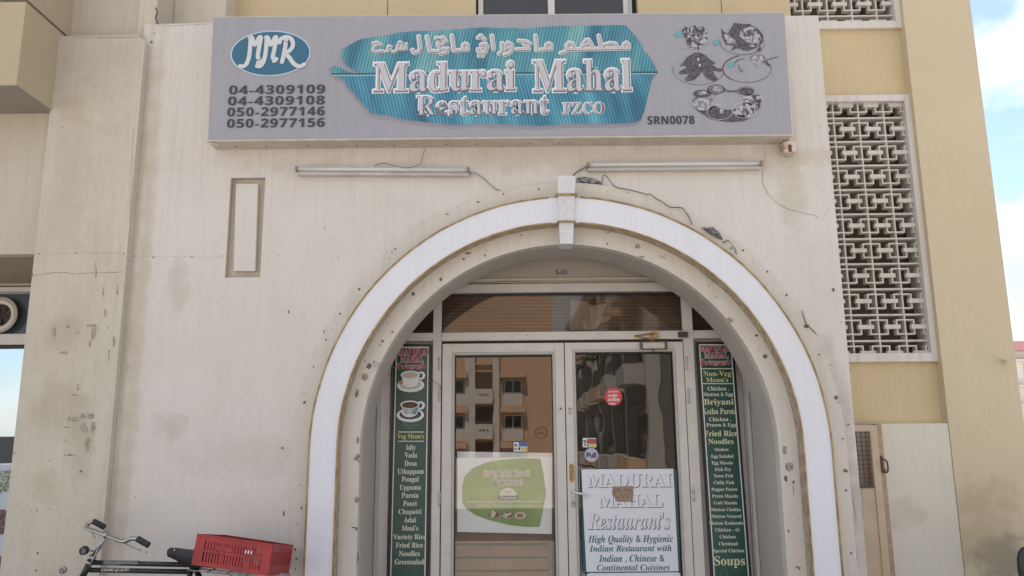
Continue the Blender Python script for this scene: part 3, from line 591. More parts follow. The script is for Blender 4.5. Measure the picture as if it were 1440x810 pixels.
for (x, y, w_, h_) in ((694, 723, 7, 4.6), (702, 724, 4, 3), (714, 724.5, 7, 4.4), (731.5, 725, 7, 4.6)):
    MB().disc(tuple(at(x, y, PYp-.004)), w_*.0051, n=18, rz=h_*.0051).build('food_picture', m_food if x != 731.5 else m_cream_ink, po)
MB().disc(tuple(at(731.5, 725, PYp-.005)), 5*.0051, n=18, rz=3.2*.0051).build('food_picture', blotchy('food_print_red', (.3, .03, .02), (.4, .12, .05), 60), po)
# small stickers
def sticker(px, py, r, m, label, cat='sticker', name='round_sticker', Y=GY-.003):
    o = empty(name, at(px, py, Y), label, cat); MB().disc(tuple(at(px, py, Y)), r*.00505, n=28, d=.001).build('sheet', m, o); return o
o = sticker(862.5, 558, 12.2, plain('sticker_red', (.66, .06, .075), .5), 'round pinkish red sticker high on the right door glass')
for t_, bx in (('zomato', (855, 549.5, 869.5, 551.8)), ('order', (855, 553.5, 869, 558.2)), ('online', (855, 558.8, 871, 564)), ('now', (856, 566.5, 866, 569))): text(t_, bx, GY-.006, m_white, o, thin=.02)
o = sticker(831.6, 639.7, 9.4, plain('sticker_grey', (.46, .46, .56), .5), 'round pale grey sticker reading Pull low on the right door glass'); text('Pull', (825, 636.5, 838, 643.5), GY-.006, m_ink, o, thin=.03)
def cards(x0, y0, label, cols):
    o = empty('card_sticker', at(x0+9, y0+6.5, GY-.003), label, 'sticker')
    MB().slab(P([(x0, y0), (x0+19, y0), (x0+19, y0+13), (x0, y0+13)], GY-.003)[::-1], .001).build('sheet', m_white, o)
    for i, (a_, b_, c_, d_, m_) in enumerate(cols): MB().add(P([(x0+a_, y0+d_), (x0+c_, y0+d_), (x0+c_, y0+b_), (x0+a_, y0+b_)], GY-.0045-i*.0004), [(0, 1, 2, 3)]).build('print_block', m_, o)
mY, mB, mR2 = plain('sticker_yellow', (.6, .5, .12), .5), plain('sticker_blue', (.08, .13, .36), .5), plain('sticker_brick', (.42, .08, .08), .5)
cards(819.5, 616, 'small red and yellow card sticker just above the Pull sticker', [(6, 1, 19, 8, mR2), (9, 8, 18, 12, mY), (1, 3, 5, 5, m_ink), (2, 8, 4, 11, m_ink), (6, 9, 8, 12, m_ink), (1, 6, 8, 7, m_ink)])
cards(722.5, 622, 'small blue and yellow card sticker above the green poster', [(7, 0, 20, 6, mB), (10, 7, 19, 12, mY), (1, 2, 5, 6, m_shadeink), (1, 8, 4, 11, m_shadeink), (6, 7, 9, 11, m_ink)])
ns_ = empty('no_smoking_sticker', at(761, 608.4, GY-.003), 'faded no smoking sign stuck on the left door glass', 'sticker')
m_ns = plain('faded_red', (.14, .035, .035), .6); c = at(761, 608.4, GY-.003)
MB().stroke([c+Vector((.041*math.cos(t), 0, .041*math.sin(t))) for t in [2*math.pi*k/24 for k in range(25)]], .007, GY-.003).build('ring', m_ns, ns_)
MB().stroke([c+Vector((-.028, 0, .028)), c+Vector((.028, 0, -.028))], .006, GY-.005).build('bar', m_ns, ns_); MB().stroke([c+Vector((-.024, 0, -.004)), c+Vector((.022, 0, .002))], .008, GY-.004).build('cigarette', m_ns, ns_)
# white notice board on the right door
wb = empty('white_door_board', at(885, 732, DY-.02), 'white notice board on the right door advertising Indian and Chinese cuisines', 'notice board')
BY = DY-.03
MB().slab(P([(816.5, 661), (951.5, 661), (957.5, 806), (819.5, 806)], BY+.004)[::-1], .02).build('teal_backing', plain('board_teal', (.01, .07, .10), .4), wb)
MB().slab(P([(817.5, 660), (947, 659), (954.5, 803.5), (824.5, 804.5)], BY)[::-1], .012).build('panel', m_panelwhite, wb, bevel=.003)
ly = [(0, m_shade2, .035, -.035, 0), (0.0, m_panelwhite, 0, 0, .0012)]
text(bold('MADURAI'), (827, 666, 944, 685), BY-.002, None, wb, [(.012, m_shade2, .036, -.036, 0), (.012, m_panelwhite, 0, 0, .0012)])
text(bold('MAHAL'), (842, 695, 932, 713), BY-.002, None, wb, [(.012, m_shade2, .036, -.036, 0), (.012, m_panelwhite, 0, 0, .0012)])
text(bolditalic("Restaurant's"), (827, 720, 942, 744), BY-.002, None, wb, [(.008, m_shade2, .03, -.03, 0), (.0, m_panelwhite, 0, 0, .0012)])
for s_, bx in (('High Quality & Hygienic', (827, 752.5, 946.5, 765.5)), ('Indian Restaurant with', (829, 766.3, 944.5, 775.5)), ('Indian , Chinese &', (842, 780, 934.5, 791.5)), ('Continental Cuisines', (839.5, 793.4, 942, 802.2))): text(bolditalic(s_), bx, BY-.002, m_tealtext, wb)
tp = MB().slab(P([(862, 684), (891, 683.5), (889.5, 706), (866, 705), (865, 699), (861, 696)], BY-.006)[::-1], .001).build('brown_tape', blotchy('tape_brown', (.24, .16, .12), (.34, .25, .19), 40), None, label='patch of brown parcel tape across the word MAHAL on the white board', category='tape')
wb2 = empty('lower_door_board', at(888, 806, BY), 'white board at the very foot of the right door, below the cuisines notice', 'notice board')
MB().slab(P([(825, 807.5), (829, 806), (953, 805), (957, 806.5), (962, 930), (829, 930)], BY)[::-1], .012).build('panel', m_panelwhite, wb2, bevel=.003)
# ---------------------------------------------------------------- menu boards
def menu(x00, y00, x01, x10, x11, label):
    """black framed green board, corners in pixels at the top (y00) and at y=810, continued below"""
    Y = PYF-.035; yb = 960; f_ = (yb-y00)/(810-y00)
    q = P([(x00, y00), (x01, y00), (x01+(x11-x01)*f_, yb), (x00+(x10-x00)*f_, yb)], Y)
    o = empty('menu_board', (q[3]+q[2])/2, label, 'menu board')
    MB().slab(q[::-1], .03).build('frame', plain('black_frame', (.012, .011, .012), .35), o, bevel=.002)
    def inset(d, dy):
        return [q[0]+Vector((d, dy, -d)), q[1]+Vector((-d, dy, -d)), q[2]+Vector((-d, dy, d)), q[3]+Vector((d, dy, d))]
    MB().slab(inset(.018, -.001)[::-1], .004).build('border_line', m_white, o); MB().slab(inset(.025, -.002)[::-1], .004).build('panel', m_green, o)
    return o, Y-.0035
m_redt = [(.045, m_lgrey, 0, 0, 0), (.0, m_red_ink, 0, 0, .001)]
lb, LY = menu(553.5, 484, 606.5, 545, 602, 'green menu board with coffee cups and Veg dishes left of the doors')
def pctr(xl0, xl1, y): return None
text(bold('MADURAI'), (560, 489.5, 603, 499.5), LY, None, lb, m_redt); text(bold('MAHAL'), (563, 500.5, 596, 509.5), LY, None, lb, m_redt); text(bolditalic("Restaurant's"), (558, 510.5, 599, 519), LY, None, lb, m_redt)
def line(x0, x1, y, par, Y, w=.006): MB().stroke([at(x0, y, Y), at(x1, y, Y)], w, Y).build('rule', m_cream_ink, par)
def cup(cx, cy, s_, m1, m2, par, Y):
    k = .0049*s_
    def el(x, y, a_, b_, m, l, nm='cup_picture'): MB().disc(tuple(at(cx+x*s_, cy+y*s_, Y)-Vector((0, l*.0008, 0))), a_*k, n=22, rz=b_*k).build(nm, m, par)
    el(0, 9, 20, 10, m_white, 0); el(0, 8, 16, 7, m1, 1); el(-1, 4, 12, 8, m_white, 2); el(15, -5, 6, 6, m_white, 1.5); el(14, -5, 3.4, 3.4, m_green, 1.8)
    q = P([(cx-14*s_, cy-6*s_), (cx+13*s_, cy-6*s_), (cx+8*s_, cy+8*s_), (cx-8*s_, cy+8*s_)], Y-.0025); MB().add(q[::-1], [(0, 1, 2, 3)]).build('cup_picture', m2, par)
    el(-.5, -6, 14, 6, m_white, 3.6); el(-.5, -5.5, 12, 4.6, plain('coffee_print', (.09, .035, .02), .4) if m1 is m_ink else plain('tea_print', (.50, .42, .32), .4), 4.2)
m_cupblue = blotchy('cup_shade', (.12, .26, .32), (.62, .66, .68), 12)
cup(577.5, 533, .98, plain('saucer_tan', (.50, .46, .40), .4), m_white, lb, LY); cup(577, 575, .98, m_ink, m_cupblue, lb, LY)
MB().disc(tuple(at(563.5, 537.5, LY-.005)), .018, n=10, rz=.014).build('cup_picture', m_brass, lb)
text(''.join(chr(0x1D4D2+0) if c == 'C' else chr(0x1D4EA+ord(c)-97) for c in 'Coffee'), (566, 592.5, 589.5, 603), LY, plain('faint_print', (.12, .2, .18), .5), lb)
line(560, 595.5, 607.5, lb, LY); line(560, 595.5, 620.5, lb, LY); text(bold("Veg Menu's"), (559, 610, 596.5, 618.6), LY, m_yel_ink, lb)
for s_, y, x0, x1 in (('Idly', 630, 571, 584.5), ('Vada', 640.5, 569, 586.5), ('Dosa', 652, 569, 586), ('Uthappam', 663.5, 559, 596), ('Pongal', 674.5, 565, 589), ('Uppuma', 686, 562, 592), ('Parota', 697, 565, 588.5), ('Poori', 708.5, 567, 586), ('Chapatti', 720, 560.5, 592.5), ('Adai', 731.5, 568, 585), ("Meal's", 743, 565, 588), ('Variety Rice', 755.5, 553, 599), ('Fried Rice', 767, 556.5, 595), ('Noodles', 779, 561, 590.5), ('Greensalad', 790.5, 555, 596.5)):
    desc = any(c in s_ for c in 'ypgq'); text(bold(s_), (x0, y-4.2, x1, y+(4.8 if desc else 3.2)), LY, m_cream_ink, lb, thin=.006)
m_fol = plain('print_leaf', (.02, .16, .10), .5)
MB().stroke(spline(P([(574, 812), (570, 803), (566, 800)], LY), 3), .006, LY).build('leaf_print', m_fol, lb)
MB().stroke(spline(P([(580, 812), (583, 803), (586, 801)], LY), 3), .006, LY).build('leaf_print', m_fol, lb)
rb, RY = menu(979, 480.5, 1031.5, 1000, 1057, 'green menu board headed Non-Veg right of the doors')
text(bold('MADURAI'), (983.5, 485.5, 1026, 494), RY, None, rb, m_redt); text(bold('MAHAL'), (990.5, 495.5, 1024, 503.5), RY, None, rb, m_redt); text(bolditalic("Restaurant's"), (984, 505, 1027.5, 513.5), RY, None, rb, m_redt)
line(987, 1029, 518.5, rb, RY); line(988, 1029.5, 539.5, rb, RY)
text(bold('Non-Veg'), (989, 521.8, 1028, 531), RY, m_yel_ink, rb); text(bold("Menu's"), (993, 530.5, 1024, 537.3), RY, m_yel_ink, rb)
for s_, y, x0, x1, h_, m_ in (('Chicken ,', 546, 995, 1025, 5, 0), ('Mutton & Egg', 554.5, 989, 1031, 5, 0), ('Briyani', 565, 990, 1031.5, 8, 1), ('Kothu Parota', 578.5, 988, 1036, 8, 1), ('Chicken ,', 589.3, 997, 1028, 5, 0), ('Prawn & Egg', 597.5, 993.5, 1035, 5, 0), ('Fried Rice', 609.5, 990.5, 1037, 8, 1), ('Noodles', 620.8, 996, 1031.5, 7.5, 1), ('Omlete', 632, 1005, 1024.5, 4.6, 0),
        ('Egg Kalakal', 641.5, 1000, 1031.5, 4.6, 0), ('Egg Masala', 650.7, 1001, 1030.5, 4.6, 0), ('Fish Fry', 660, 1005.5, 1028, 4.6, 0), ('Tawa Fish', 669, 1003.5, 1031, 4.6, 0), ('Chilly Fish', 678.5, 1003.5, 1032.5, 4.6, 0), ('Pepper Prawn', 688, 1000.5, 1037, 4.6, 0), ('Prawn Masala', 697.5, 1001.5, 1037.5, 4.6, 0), ('Crab Masala', 707, 1003.5, 1036.5, 4.6, 0), ('Mutton Chukka', 716.5, 1000, 1042, 4.6, 0), ('Mutton Varuval', 726, 1000.5, 1042.5, 4.6, 0), ('Mutton Kozhambu', 735.5, 997.5, 1047, 4.6, 0), ('Chicken - 65', 745, 1005.5, 1040, 4.8, 0), ('Chicken', 754.7, 1012, 1034.5, 4.8, 0), ('Chettinad', 764.5, 1010.5, 1037.5, 4.8, 0), ('Special Chicken', 774.3, 1003, 1046.5, 4.8, 0), ('Soups', 788.5, 1004.5, 1047.5, 13, 1)):
    desc = any(c in s_ for c in 'ypgq,') ; text(bold(s_), (x0, y-h_/2, x1, y+h_/2+(h_*.28 if desc else 0)), RY, m_cream_ink if not m_ else plain('print_pale_yellow', (.64, .62, .40), .5), rb, thin=.004)
MB().stroke(spline(P([(1012, 812), (1014, 804), (1018, 800)], RY), 3), .006, RY).build('leaf_print', m_fol, rb); MB().stroke(spline(P([(1022, 812), (1023, 804), (1020, 801)], RY), 3), .006, RY).build('leaf_print', m_fol, rb)

# ---------------------------------------------------------------- signboard
SY = -.15
sg = empty('restaurant_signboard', at(705, 200, -.07), 'long grey signboard with a blue leaf and restaurant name above the arch', 'signboard')
q = P([(299, 23), (1104, 17), (1115.5, 191), (291, 199)], SY)
MB().slab(q[::-1], .149).build('casing', m_signedge, sg, bevel=.003)
fq = [q[0]+Vector((.008, -.002, -.008)), q[1]+Vector((-.008, -.002, -.008)), q[2]+Vector((-.008, -.002, .012)), q[3]+Vector((.008, -.002, .012))]
MB().slab(fq[::-1], .002).build('face_panel', m_signface, sg)
SF = SY-.0045
for i, s_ in enumerate((1, 2, 3, 4)):
    pass
# corner brackets and rivets along the casing underside
rv = MB()
for x in range(330, 1100, 58):
    c = at(x+random.uniform(-14, 14), 204, -.06); rv.tube([(c.x, -.06, q[3].z-.001), (c.x, -.06, q[3].z-.007)], .005, 6)
rv.build('rivet', m_chip, sg, kind='stuff')
cn = MB(); cn.tube([q[3]+Vector((-.002, -.001, -.004)), q[3]+Vector((.06, .03, -.012))], .008, 6); cn.build('bent_corner', m_signedge, sg)
def flat(pts, name, m, lift, par=sg): 
    P_ = P(pts, SF-lift); return MB().add(P_[::-1], [tuple(range(len(P_)))]).build(name, m, par)
up = [(925, 101), (918, 88), (913, 78), (905, 72), (902, 62), (893, 50), (880, 35.5), (858, 35.5), (833, 36), (810, 36.5), (789, 36.7), (770, 37.2), (753, 39), (735, 40.5), (720, 39), (710, 40), (685.5, 38.5), (665, 39), (650, 40.7), (630, 42), (605.5, 43.3), (580, 44), (559, 46), (550, 49), (532, 51), (505.5, 55.5), (492, 63), (483, 68), (481, 78), (484, 87), (488, 92), (498, 99), (505, 103.6), (501, 104), (490, 101), (479, 95.5), (471, 92), (464.5, 95.5), (466.7, 101.3), (470, 104)]
lo = [(470, 106.4), (483, 111), (489, 121), (501, 135.5), (514.5, 151), (523, 160), (545.5, 162), (568, 168), (597, 171.5), (615, 173), (634.5, 175.5), (655, 174.5), (672, 173), (700, 174.5), (720, 175), (738, 176), (755.5, 177), (789, 174.5), (810, 173.8), (833, 174), (860, 173.8), (889, 173), (901, 169), (906.7, 153), (912, 130), (916.7, 111), (922, 103.5)]
m_lu = striped('leaf_upper', (.04, .17, .25), (.09, .30, .37), (.21, .44, .44), 15, R(-12)); m_ll = striped('leaf_lower', (.03, .14, .23), (.065, .26, .37), (.13, .40, .52), 15, R(14))
m_shad = plain('print_soft_grey', (.24, .235, .27), .4); m_shad2 = plain('print_softer_grey', (.285, .28, .32), .4)
for k, (dx, dy, m_) in enumerate(((-4, 5, m_shad2), (-2, 3, m_shad))):
    flat([(x+dx*.6, y+dy) for x, y in lo], 'leaf_drop_shade', m_, k*.0004)
    flat([(x+dx, y+dy*.4) for x, y in up], 'leaf_drop_shade', m_, k*.0004+.0002)
flat(up, 'leaf_upper_half', m_lu, .0012); flat(lo[::-1], 'leaf_lower_half', m_ll, .0012)
sg_ = [o for o in sg.children if o.name.startswith('leaf_')]
for o in sg_:
    for p in o.data.polygons:
        if p.normal.y > 0: o.data.flip_normals(); break
flat([(466, 103), (925, 100.5), (925, 102.5), (466, 105.5)][::1], 'leaf_midrib', plain('midrib_dark', (.02, .08, .12), .4), .0020); flat([(466, 105.3), (923, 103), (923, 104.3), (466, 107)], 'leaf_midrib', plain('midrib_light', (.32, .46, .5), .4), .0022)
# emblem
c = at(380.5, 75, SF); MB().disc(tuple(c-Vector((0, .0004, 0))), 60.8*.00441, n=48, rz=37.2*.00441).build('emblem_rim', plain('print_pale_blue', (.48, .60, .68), .4), sg)
MB().disc(tuple(c-Vector((0, .0010, 0))), 58.8*.00441, n=48, rz=35.4*.00441).build('emblem_oval', m_teal, sg)
Zp = lambda pts: P([(290+x/4.262, 20+y/4.262) for x, y in pts], SF)
em = [[(205, 312), (222, 314), (243, 298), (258, 255), (264, 200), (268, 145)], [(262, 142), (275, 142), (292, 185), (318, 142), (328, 146), (318, 200), (310, 255), (322, 275), (312, 292)], [(306, 312), (325, 312), (342, 290), (356, 240), (362, 180), (364, 145)], [(358, 142), (370, 142), (388, 185), (412, 142), (420, 146), (412, 200), (400, 262), (420, 270), (408, 282)],
      [(480, 150), (474, 200), (464, 250), (455, 288)], [(440, 172), (448, 150), (478, 138), (505, 145), (520, 170), (516, 200), (498, 222), (476, 236), (500, 262), (524, 296), (550, 312), (570, 312), (588, 302)]]
b = MB()
for s_ in em: b.stroke(spline(Zp(s_), 4), .0285, SF-.003)
b.build('emblem_letters', plain('print_offwhite', (.60, .60, .62), .4), sg)
b = MB(); b.stroke(spline(Zp([(474, 165), (492, 168), (500, 182), (494, 196)]), 3), .004, SF-.006); b.stroke(spline(Zp([(310, 280), (325, 272), (332, 262)]), 3), .004, SF-.006); b.build('emblem_letters', m_ink, sg)
hal = lambda o=.03: [(o, m_white, 0, 0, 0), (.006, m_ink, 0, 0, .001)]
for s_, bx in (('04-4309109', (322.5, 119.5, 457, 132)), ('04-4309108', (321, 135, 456.5, 147.5)), ('050-2977146', (320, 150.5, 456.5, 163)), ('050-2977156', (319.5, 166.5, 456.5, 179))): text(sansbold(s_), bx, SF-.0004, None, sg, [(.0, m_ink, -.014, .006, .0005), (0, m_ink, .014, -.006, .001)], space=1.10)
text(sansbold('SRN0078'), (910.5, 163, 976.5, 174.7), SF-.0004, None, sg, [(0, m_ink, -.01, 0, .0005), (0, m_ink, .01, 0, .001)], space=1.04)
big = [(.048, m_white, 0, 0, 0), (.016, m_shadeink, .010, -.010, .001), (-.004, m_lgrey, -.004, .004, .002)]
LS = SF-.003
text(bold('Madurai'), (526, 87.5, 724, 128.5), LS, None, sg, big); text(bold('Mahal'), (750, 85, 887, 128.5), LS, None, sg, big)
mid_ = [(.045, m_white, 0, 0, 0), (.006, m_shadeink, .014, -.014, .001), (-.018, m_lgrey, -.004, .004, .002)]
text(bold('Restaurant'), (586, 134, 771, 161.5), LS, None, sg, mid_); text(bold('FZCO'), (791, 144, 850, 160), LS, None, sg, mid_)
A3 = lambda pts: [(700+x/4.5, 20+y/4.5) for x, y in pts]
A2 = lambda pts: [(450+x/4.5, 20+y/4.5) for x, y in pts]
arabic = [
 [A3([(828, 216), (826, 190), (812, 180), (798, 190), (796, 216), (640, 219), (480, 223)]), A3([(828, 216), (796, 216)]), A3([(638, 136), (648, 180), (655, 217)]), A3([(655, 217), (676, 192), (712, 182), (744, 186), (752, 204), (746, 218)]), A3([(524, 222), (556, 164), (574, 162), (606, 218)]), A3([(548, 196), (582, 184)]), A3([(480, 223), (474, 186), (452, 180), (436, 196), (440, 222), (480, 223)]), A3([(440, 222), (424, 240), (398, 246)])],
 [A3([(338, 221), (336, 192), (322, 184), (308, 194), (306, 222), (246, 228), (238, 136)]), A3([(338, 221), (306, 222)]), A3([(134, 168), (176, 172), (204, 186)]), A3([(150, 170), (196, 222), (122, 222)]), A3([(88, 214), (58, 214), (48, 196), (64, 180), (84, 190), (90, 220), (76, 246), (44, 256)]), A3([(26, 184), (30, 232), (8, 250)]), A2([(1088, 136), (1098, 222)]), A2([(1056, 208), (1048, 188), (1020, 192), (1026, 214), (1052, 216), (1044, 242), (1010, 246), (1000, 222)]), A2([(1000, 150), (1016, 134), (1040, 160)]), A2([(1006, 264), (1008, 265)]), A2([(1028, 264), (1030, 265)])],
 [A2([(936, 224), (934, 196), (920, 186), (906, 196), (904, 226), (846, 231), (834, 136)]), A2([(936, 224), (904, 226)]), A2([(806, 218), (764, 222), (748, 196), (756, 152), (780, 148), (796, 170), (768, 196), (748, 180)]), A2([(806, 218), (800, 240), (768, 250), (752, 236), (694, 232), (676, 142)]), A2([(736, 150), (764, 164)]), A2([(624, 140), (634, 214), (622, 240), (596, 244), (584, 226)])],
 [A2([(546, 188), (544, 220), (522, 222), (518, 200), (516, 222), (496, 222), (490, 200), (488, 224), (474, 238)]), A2([(500, 182), (506, 176), (518, 184)]), A2([(462, 236), (464, 237)]), A2([(448, 206), (434, 202), (428, 218), (444, 222), (430, 236), (412, 236)]), A2([(396, 234), (398, 235)]), A2([(386, 196), (362, 178), (336, 184)]), A2([(372, 190), (342, 208), (336, 228), (358, 240), (384, 232)])]]
for wi, word in enumerate(arabic):
    sc_ = .78 if wi == 3 else 1.0
    for nm, wd, dx, dz, lf, mt in (('arabic_halo', .032, 0, 0, 0, m_white), ('arabic_outline', .0185, .001, -.001, .0025, m_shadeink), ('arabic_letters', .0135, -.0004, .0004, .005, m_lgrey)):
        b = MB()
        for st in word: b.stroke([p+Vector((dx, 0, dz)) for p in P(st, LS-lf)], wd*sc_, LS-lf)
        b.build(nm, mt, sg)
# food pictures
Zf = lambda pts, l=0.0: P([(940+x/5.0647, 20+y/5.0647) for x, y in pts], SF-l)
m_fd = blotchy('food_dark_print', (.055, .048, .06), (.12, .105, .12), 45); m_fm = blotchy('food_mixed_print', (.07, .06, .07), (.42, .40, .44), 48, .44, .54); m_fl = blotchy('food_light_print', (.20, .185, .21), (.45, .43, .48), 40, .4, .6); m_ft = plain('print_mint', (.14, .34, .36), .5)
def fp(pts, m, l=.0008): p = Zf(pts, l); o = MB().add(p, [tuple(range(len(p)))]).build('food_picture', m, sg); o.data.update(); (o.data.flip_normals() if o.data.polygons[0].normal.y > 0 else None)
def el(cx, cy, a_, b_, t0=0, t1=360, n=30): return [(cx+a_*math.cos(R(t0+(t1-t0)*k/n)), cy+b_*math.sin(R(t0+(t1-t0)*k/n))) for k in range(n+1)]
def rim(cx, cy, a_, b_, w_=.003, t0=0, t1=360, m=m_fd, l=.0006): MB().stroke(Zf(el(cx, cy, a_, b_, t0, t1), l), w_, SF-l).build('plate_outline', m, sg)
fp([(97, 100), (120, 80), (160, 85), (200, 78), (240, 80), (265, 110), (280, 150), (270, 200), (240, 230), (205, 258), (160, 250), (135, 215), (120, 170), (98, 140)], m_fm)
for (x, y, r_) in ((125, 120, 22), (175, 112, 26), (225, 110, 22), (150, 165, 22), (205, 160, 24), (250, 150, 20), (185, 215, 28), (235, 200, 22), (155, 205, 16)): rim(x, y, r_, r_*.9, .004, random.uniform(0, 90), random.uniform(250, 340), m_fd, .0016)
fp([(35, 150), (70, 118), (100, 125), (95, 160), (60, 165)], m_ft); fp([(320, 190), (350, 175), (368, 200), (360, 222), (325, 220)], m_ft); rim(125, 190, 85, 58, .0015, 60, 200, m_fl); rim(300, 175, 50, 45, .0015, 20, 130, m_fl)
fp([(375, 95), (390, 120), (420, 140), (470, 60), (520, 68), (580, 70), (640, 105), (672, 140), (680, 190), (650, 225), (610, 245), (560, 262), (490, 240), (440, 262), (470, 225), (410, 215), (385, 170)], m_fd)
fp([(520, 110), (590, 85), (645, 120), (660, 180), (640, 225), (590, 235), (560, 200), (500, 150)], m_fm, .0016); fp([(395, 140), (430, 150), (480, 190), (470, 215), (415, 205)], m_fl, .0016); fp([(640, 240), (655, 225), (662, 262), (625, 265)], m_fd)
rim(530, 190, 165, 98, .003, 15, 185)
fp([(80, 370), (130, 310), (180, 275), (215, 270), (260, 290), (300, 325), (340, 350), (310, 360), (340, 380), (385, 390), (375, 410), (310, 400), (330, 430), (355, 465), (325, 478), (270, 455), (240, 405), (215, 440), (180, 470), (125, 478), (118, 460), (150, 420), (90, 430), (72, 412), (130, 380), (120, 365)], m_fd)
fp([(203, 315), (213, 305), (219, 325), (210, 335)], m_lgrey, .0016); fp([(213, 360), (225, 350), (232, 368), (220, 375)], m_lgrey, .0016)
rim(215, 390, 185, 112, .0025, 10, 190); rim(215, 380, 168, 95, .0015, 20, 340, m_fl)
rim(560, 388, 172, 98, .007, 130, 250); rim(560, 388, 172, 98, .003, -20, 130); rim(565, 375, 100, 60, .0015, 130, 300, m_fl)
fp([(580, 310), (610, 288), (650, 285), (690, 300), (680, 345), (650, 350), (640, 378), (625, 365), (600, 340)], m_fl); MB().stroke(Zf([(585, 325), (590, 300), (620, 288), (660, 292), (690, 312)], .0016), .004, SF-.0016).build('food_picture', m_fd, sg)
MB().stroke(Zf([(670, 335), (778, 302)], .0016), .005, SF-.002).build('food_picture', m_fd, sg); fp([(675, 335), (705, 335), (728, 375), (700, 362)], m_fd); fp([(420, 360), (450, 335), (480, 345), (460, 370), (430, 380)], m_ft)
MB().stroke(Zf([(500, 360), (508, 390), (520, 410), (530, 395)], .0016), .005, SF-.002).build('food_picture', m_fd, sg); MB().stroke(Zf([(470, 345), (500, 322), (540, 318)], .0016), .004, SF-.002).build('food_picture', m_fd, sg)
fp([(170, 610), (200, 590), (300, 600), (400, 650), (450, 660), (560, 640), (650, 620), (655, 660), (610, 720), (540, 760), (430, 768), (300, 745), (210, 690), (172, 650)], m_fd, .0007)
for (x, y, a_, b_, m_) in ((240, 566, 64, 28, m_fd), (340, 536, 62, 36, m_fd), (555, 545, 60, 32, m_fd), (600, 605, 75, 38, m_fm), (248, 640, 82, 46, m_fl), (366, 697, 88, 52, m_fd), (545, 682, 88, 54, m_fm), (500, 740, 50, 22, m_fd)): fp(el(x, y, a_, b_), m_, .0012)
for (x, y, a_, b_) in ((366, 697, 90, 54), (545, 682, 90, 56), (340, 536, 46, 26), (555, 552, 58, 34)): rim(x, y, a_, b_, .003, 0, 360, m_lgrey, .0022)
fp(el(345, 533, 36, 18), m_fl, .0022); fp(el(240, 560, 34, 14), m_fl, .0022); fp(el(380, 690, 16, 22, n=7), m_fl, .0022); fp(el(425, 618, 108, 62), m_signface, .0026)
MB().stroke(Zf([(395, 528), (420, 548), (480, 548), (505, 540)], .003), .009, SF-.003).build('food_picture', m_fd, sg)
# rusty floodlight bracket at the sign corner
fb = empty('rusty_bracket', at(1110, 206, -.06), 'small rusty white bracket under the right end of the signboard', 'bracket')
MB().pbox(1102.5, 197, 1119.5, 214, -.09, .085).build('housing', blotchy('rusty_white', (.42, .25, .17), (.60, .53, .46), 14, .36, .46), fb, bevel=.008)
MB().pbox(1109, 203, 1113.5, 213, -.094, .01).build('rust_slot', plain('rust', (.20, .05, .025), .9, noise=.3), fb, bevel=.002)
# tube lights
def batten(x0, y0, x1, y1, label):
    h_ = 10.5; a0, a1 = at(x0, y0+h_/2, -.05), at(x1, y1+h_/2, -.05); o = empty('tube_light', (a0+a1)/2, label, 'tube light', 'fluorescent battens over the arch')
    zt = lambda x, y: at(x, y, -.05)
    qq = [zt(x0, y0+5.5), zt(x1, y1+5.5), zt(x1-.5, y1+h_), zt(x0+1, y0+h_)]
    MB().slab([p+Vector((0, .004, 0)) for p in qq[::-1]], .045).build('housing', plain('batten_white', (.56, .53, .50), .45, noise=.12, scale=8), o, bevel=.002)
    MB().tube([at(x0+3, y0+3.2, -.062), at(x1-3, y1+3.2, -.062)], .0125, 12).build('tube', plain('lamp_glass', (.60, .58, .58), .2), o, smooth=True)
    for x, y in ((x0+1.4, y0+3.2), (x1-1.4, y1+3.2)):
        c = at(x, y, -.062); MB().box((c.x-.009, -.078, c.z-.016), (c.x+.009, -.006, c.z+.016)).build('lamp_holder', plain('holder_grey', (.22, .20, .18), .5), o, bevel=.003)
        MB().tube([(c.x-.006, -.062, c.z), (c.x+.006, -.062, c.z)], .0142, 12).build('end_cap', m_steel, o)
    return o
batten(416, 234.5, 660, 236, 'dusty unlit tube light above the left shoulder of the arch'); batten(826, 229, 1071.5, 226.5, 'dusty unlit tube light above the right shoulder of the arch')
def cable(pts, label, m=m_wire, r=.0028, Y=-.012):
    return MB().tube(spline([at(p[0], p[1], p[2] if len(p) > 2 else Y) for p in pts], 5), r, 6).build('cable', m, None, smooth=True, label=label, category='cable')
cable([(597, 210, -.03), (594, 222, -.03), (590, 231, -.05), (575, 236, -.085), (560, 234, -.075), (540, 229.5, -.03), (531, 231), (527, 234)], 'loose cable hanging from the sign over the left tube light', r=.002)
cable([(661, 242, -.03), (670, 244), (680, 251), (690, 260), (700, 267), (707, 268.5)], 'cable curling from the right end of the left tube light to the arch', m_wireg, .003)
cable([(826, 233, -.05), (818, 238), (811, 242), (806, 247, -.03)], 'short dark cable between keystone and right tube light', r=.004)
cable([(846, 260, -.03), (848, 248), (852, 247), (860, 257), (867, 263.5), (885, 267), (903, 271.5), (909, 273.5), (915, 273), (922, 279), (930, 283), (942, 291), (958, 292), (964, 298), (970, 307), (973, 316)], 'thin dark cable running down the right outer edge of the arch', r=.003, Y=-.035)
cable([(525, 508, -.03), (535, 513, -.06), (545, 512, .0), (553, 517, .2), (560, 514, .45)], 'wire poking from the inner plaster beside the left menu board', m_wireg, .002)
cable([(603, 534, .52), (612, 538, .56), (618, 543, .57), (622, 548, .575)], 'short wire from the left menu board to the door frame', m_wireg, .0022)
cable([(525, 508, -.025), (527, 515, -.05), (535, 516, -.05), (540, 514, -.05)], 'small loop of wire on the left inner arch plaster', m_wireg, .002)
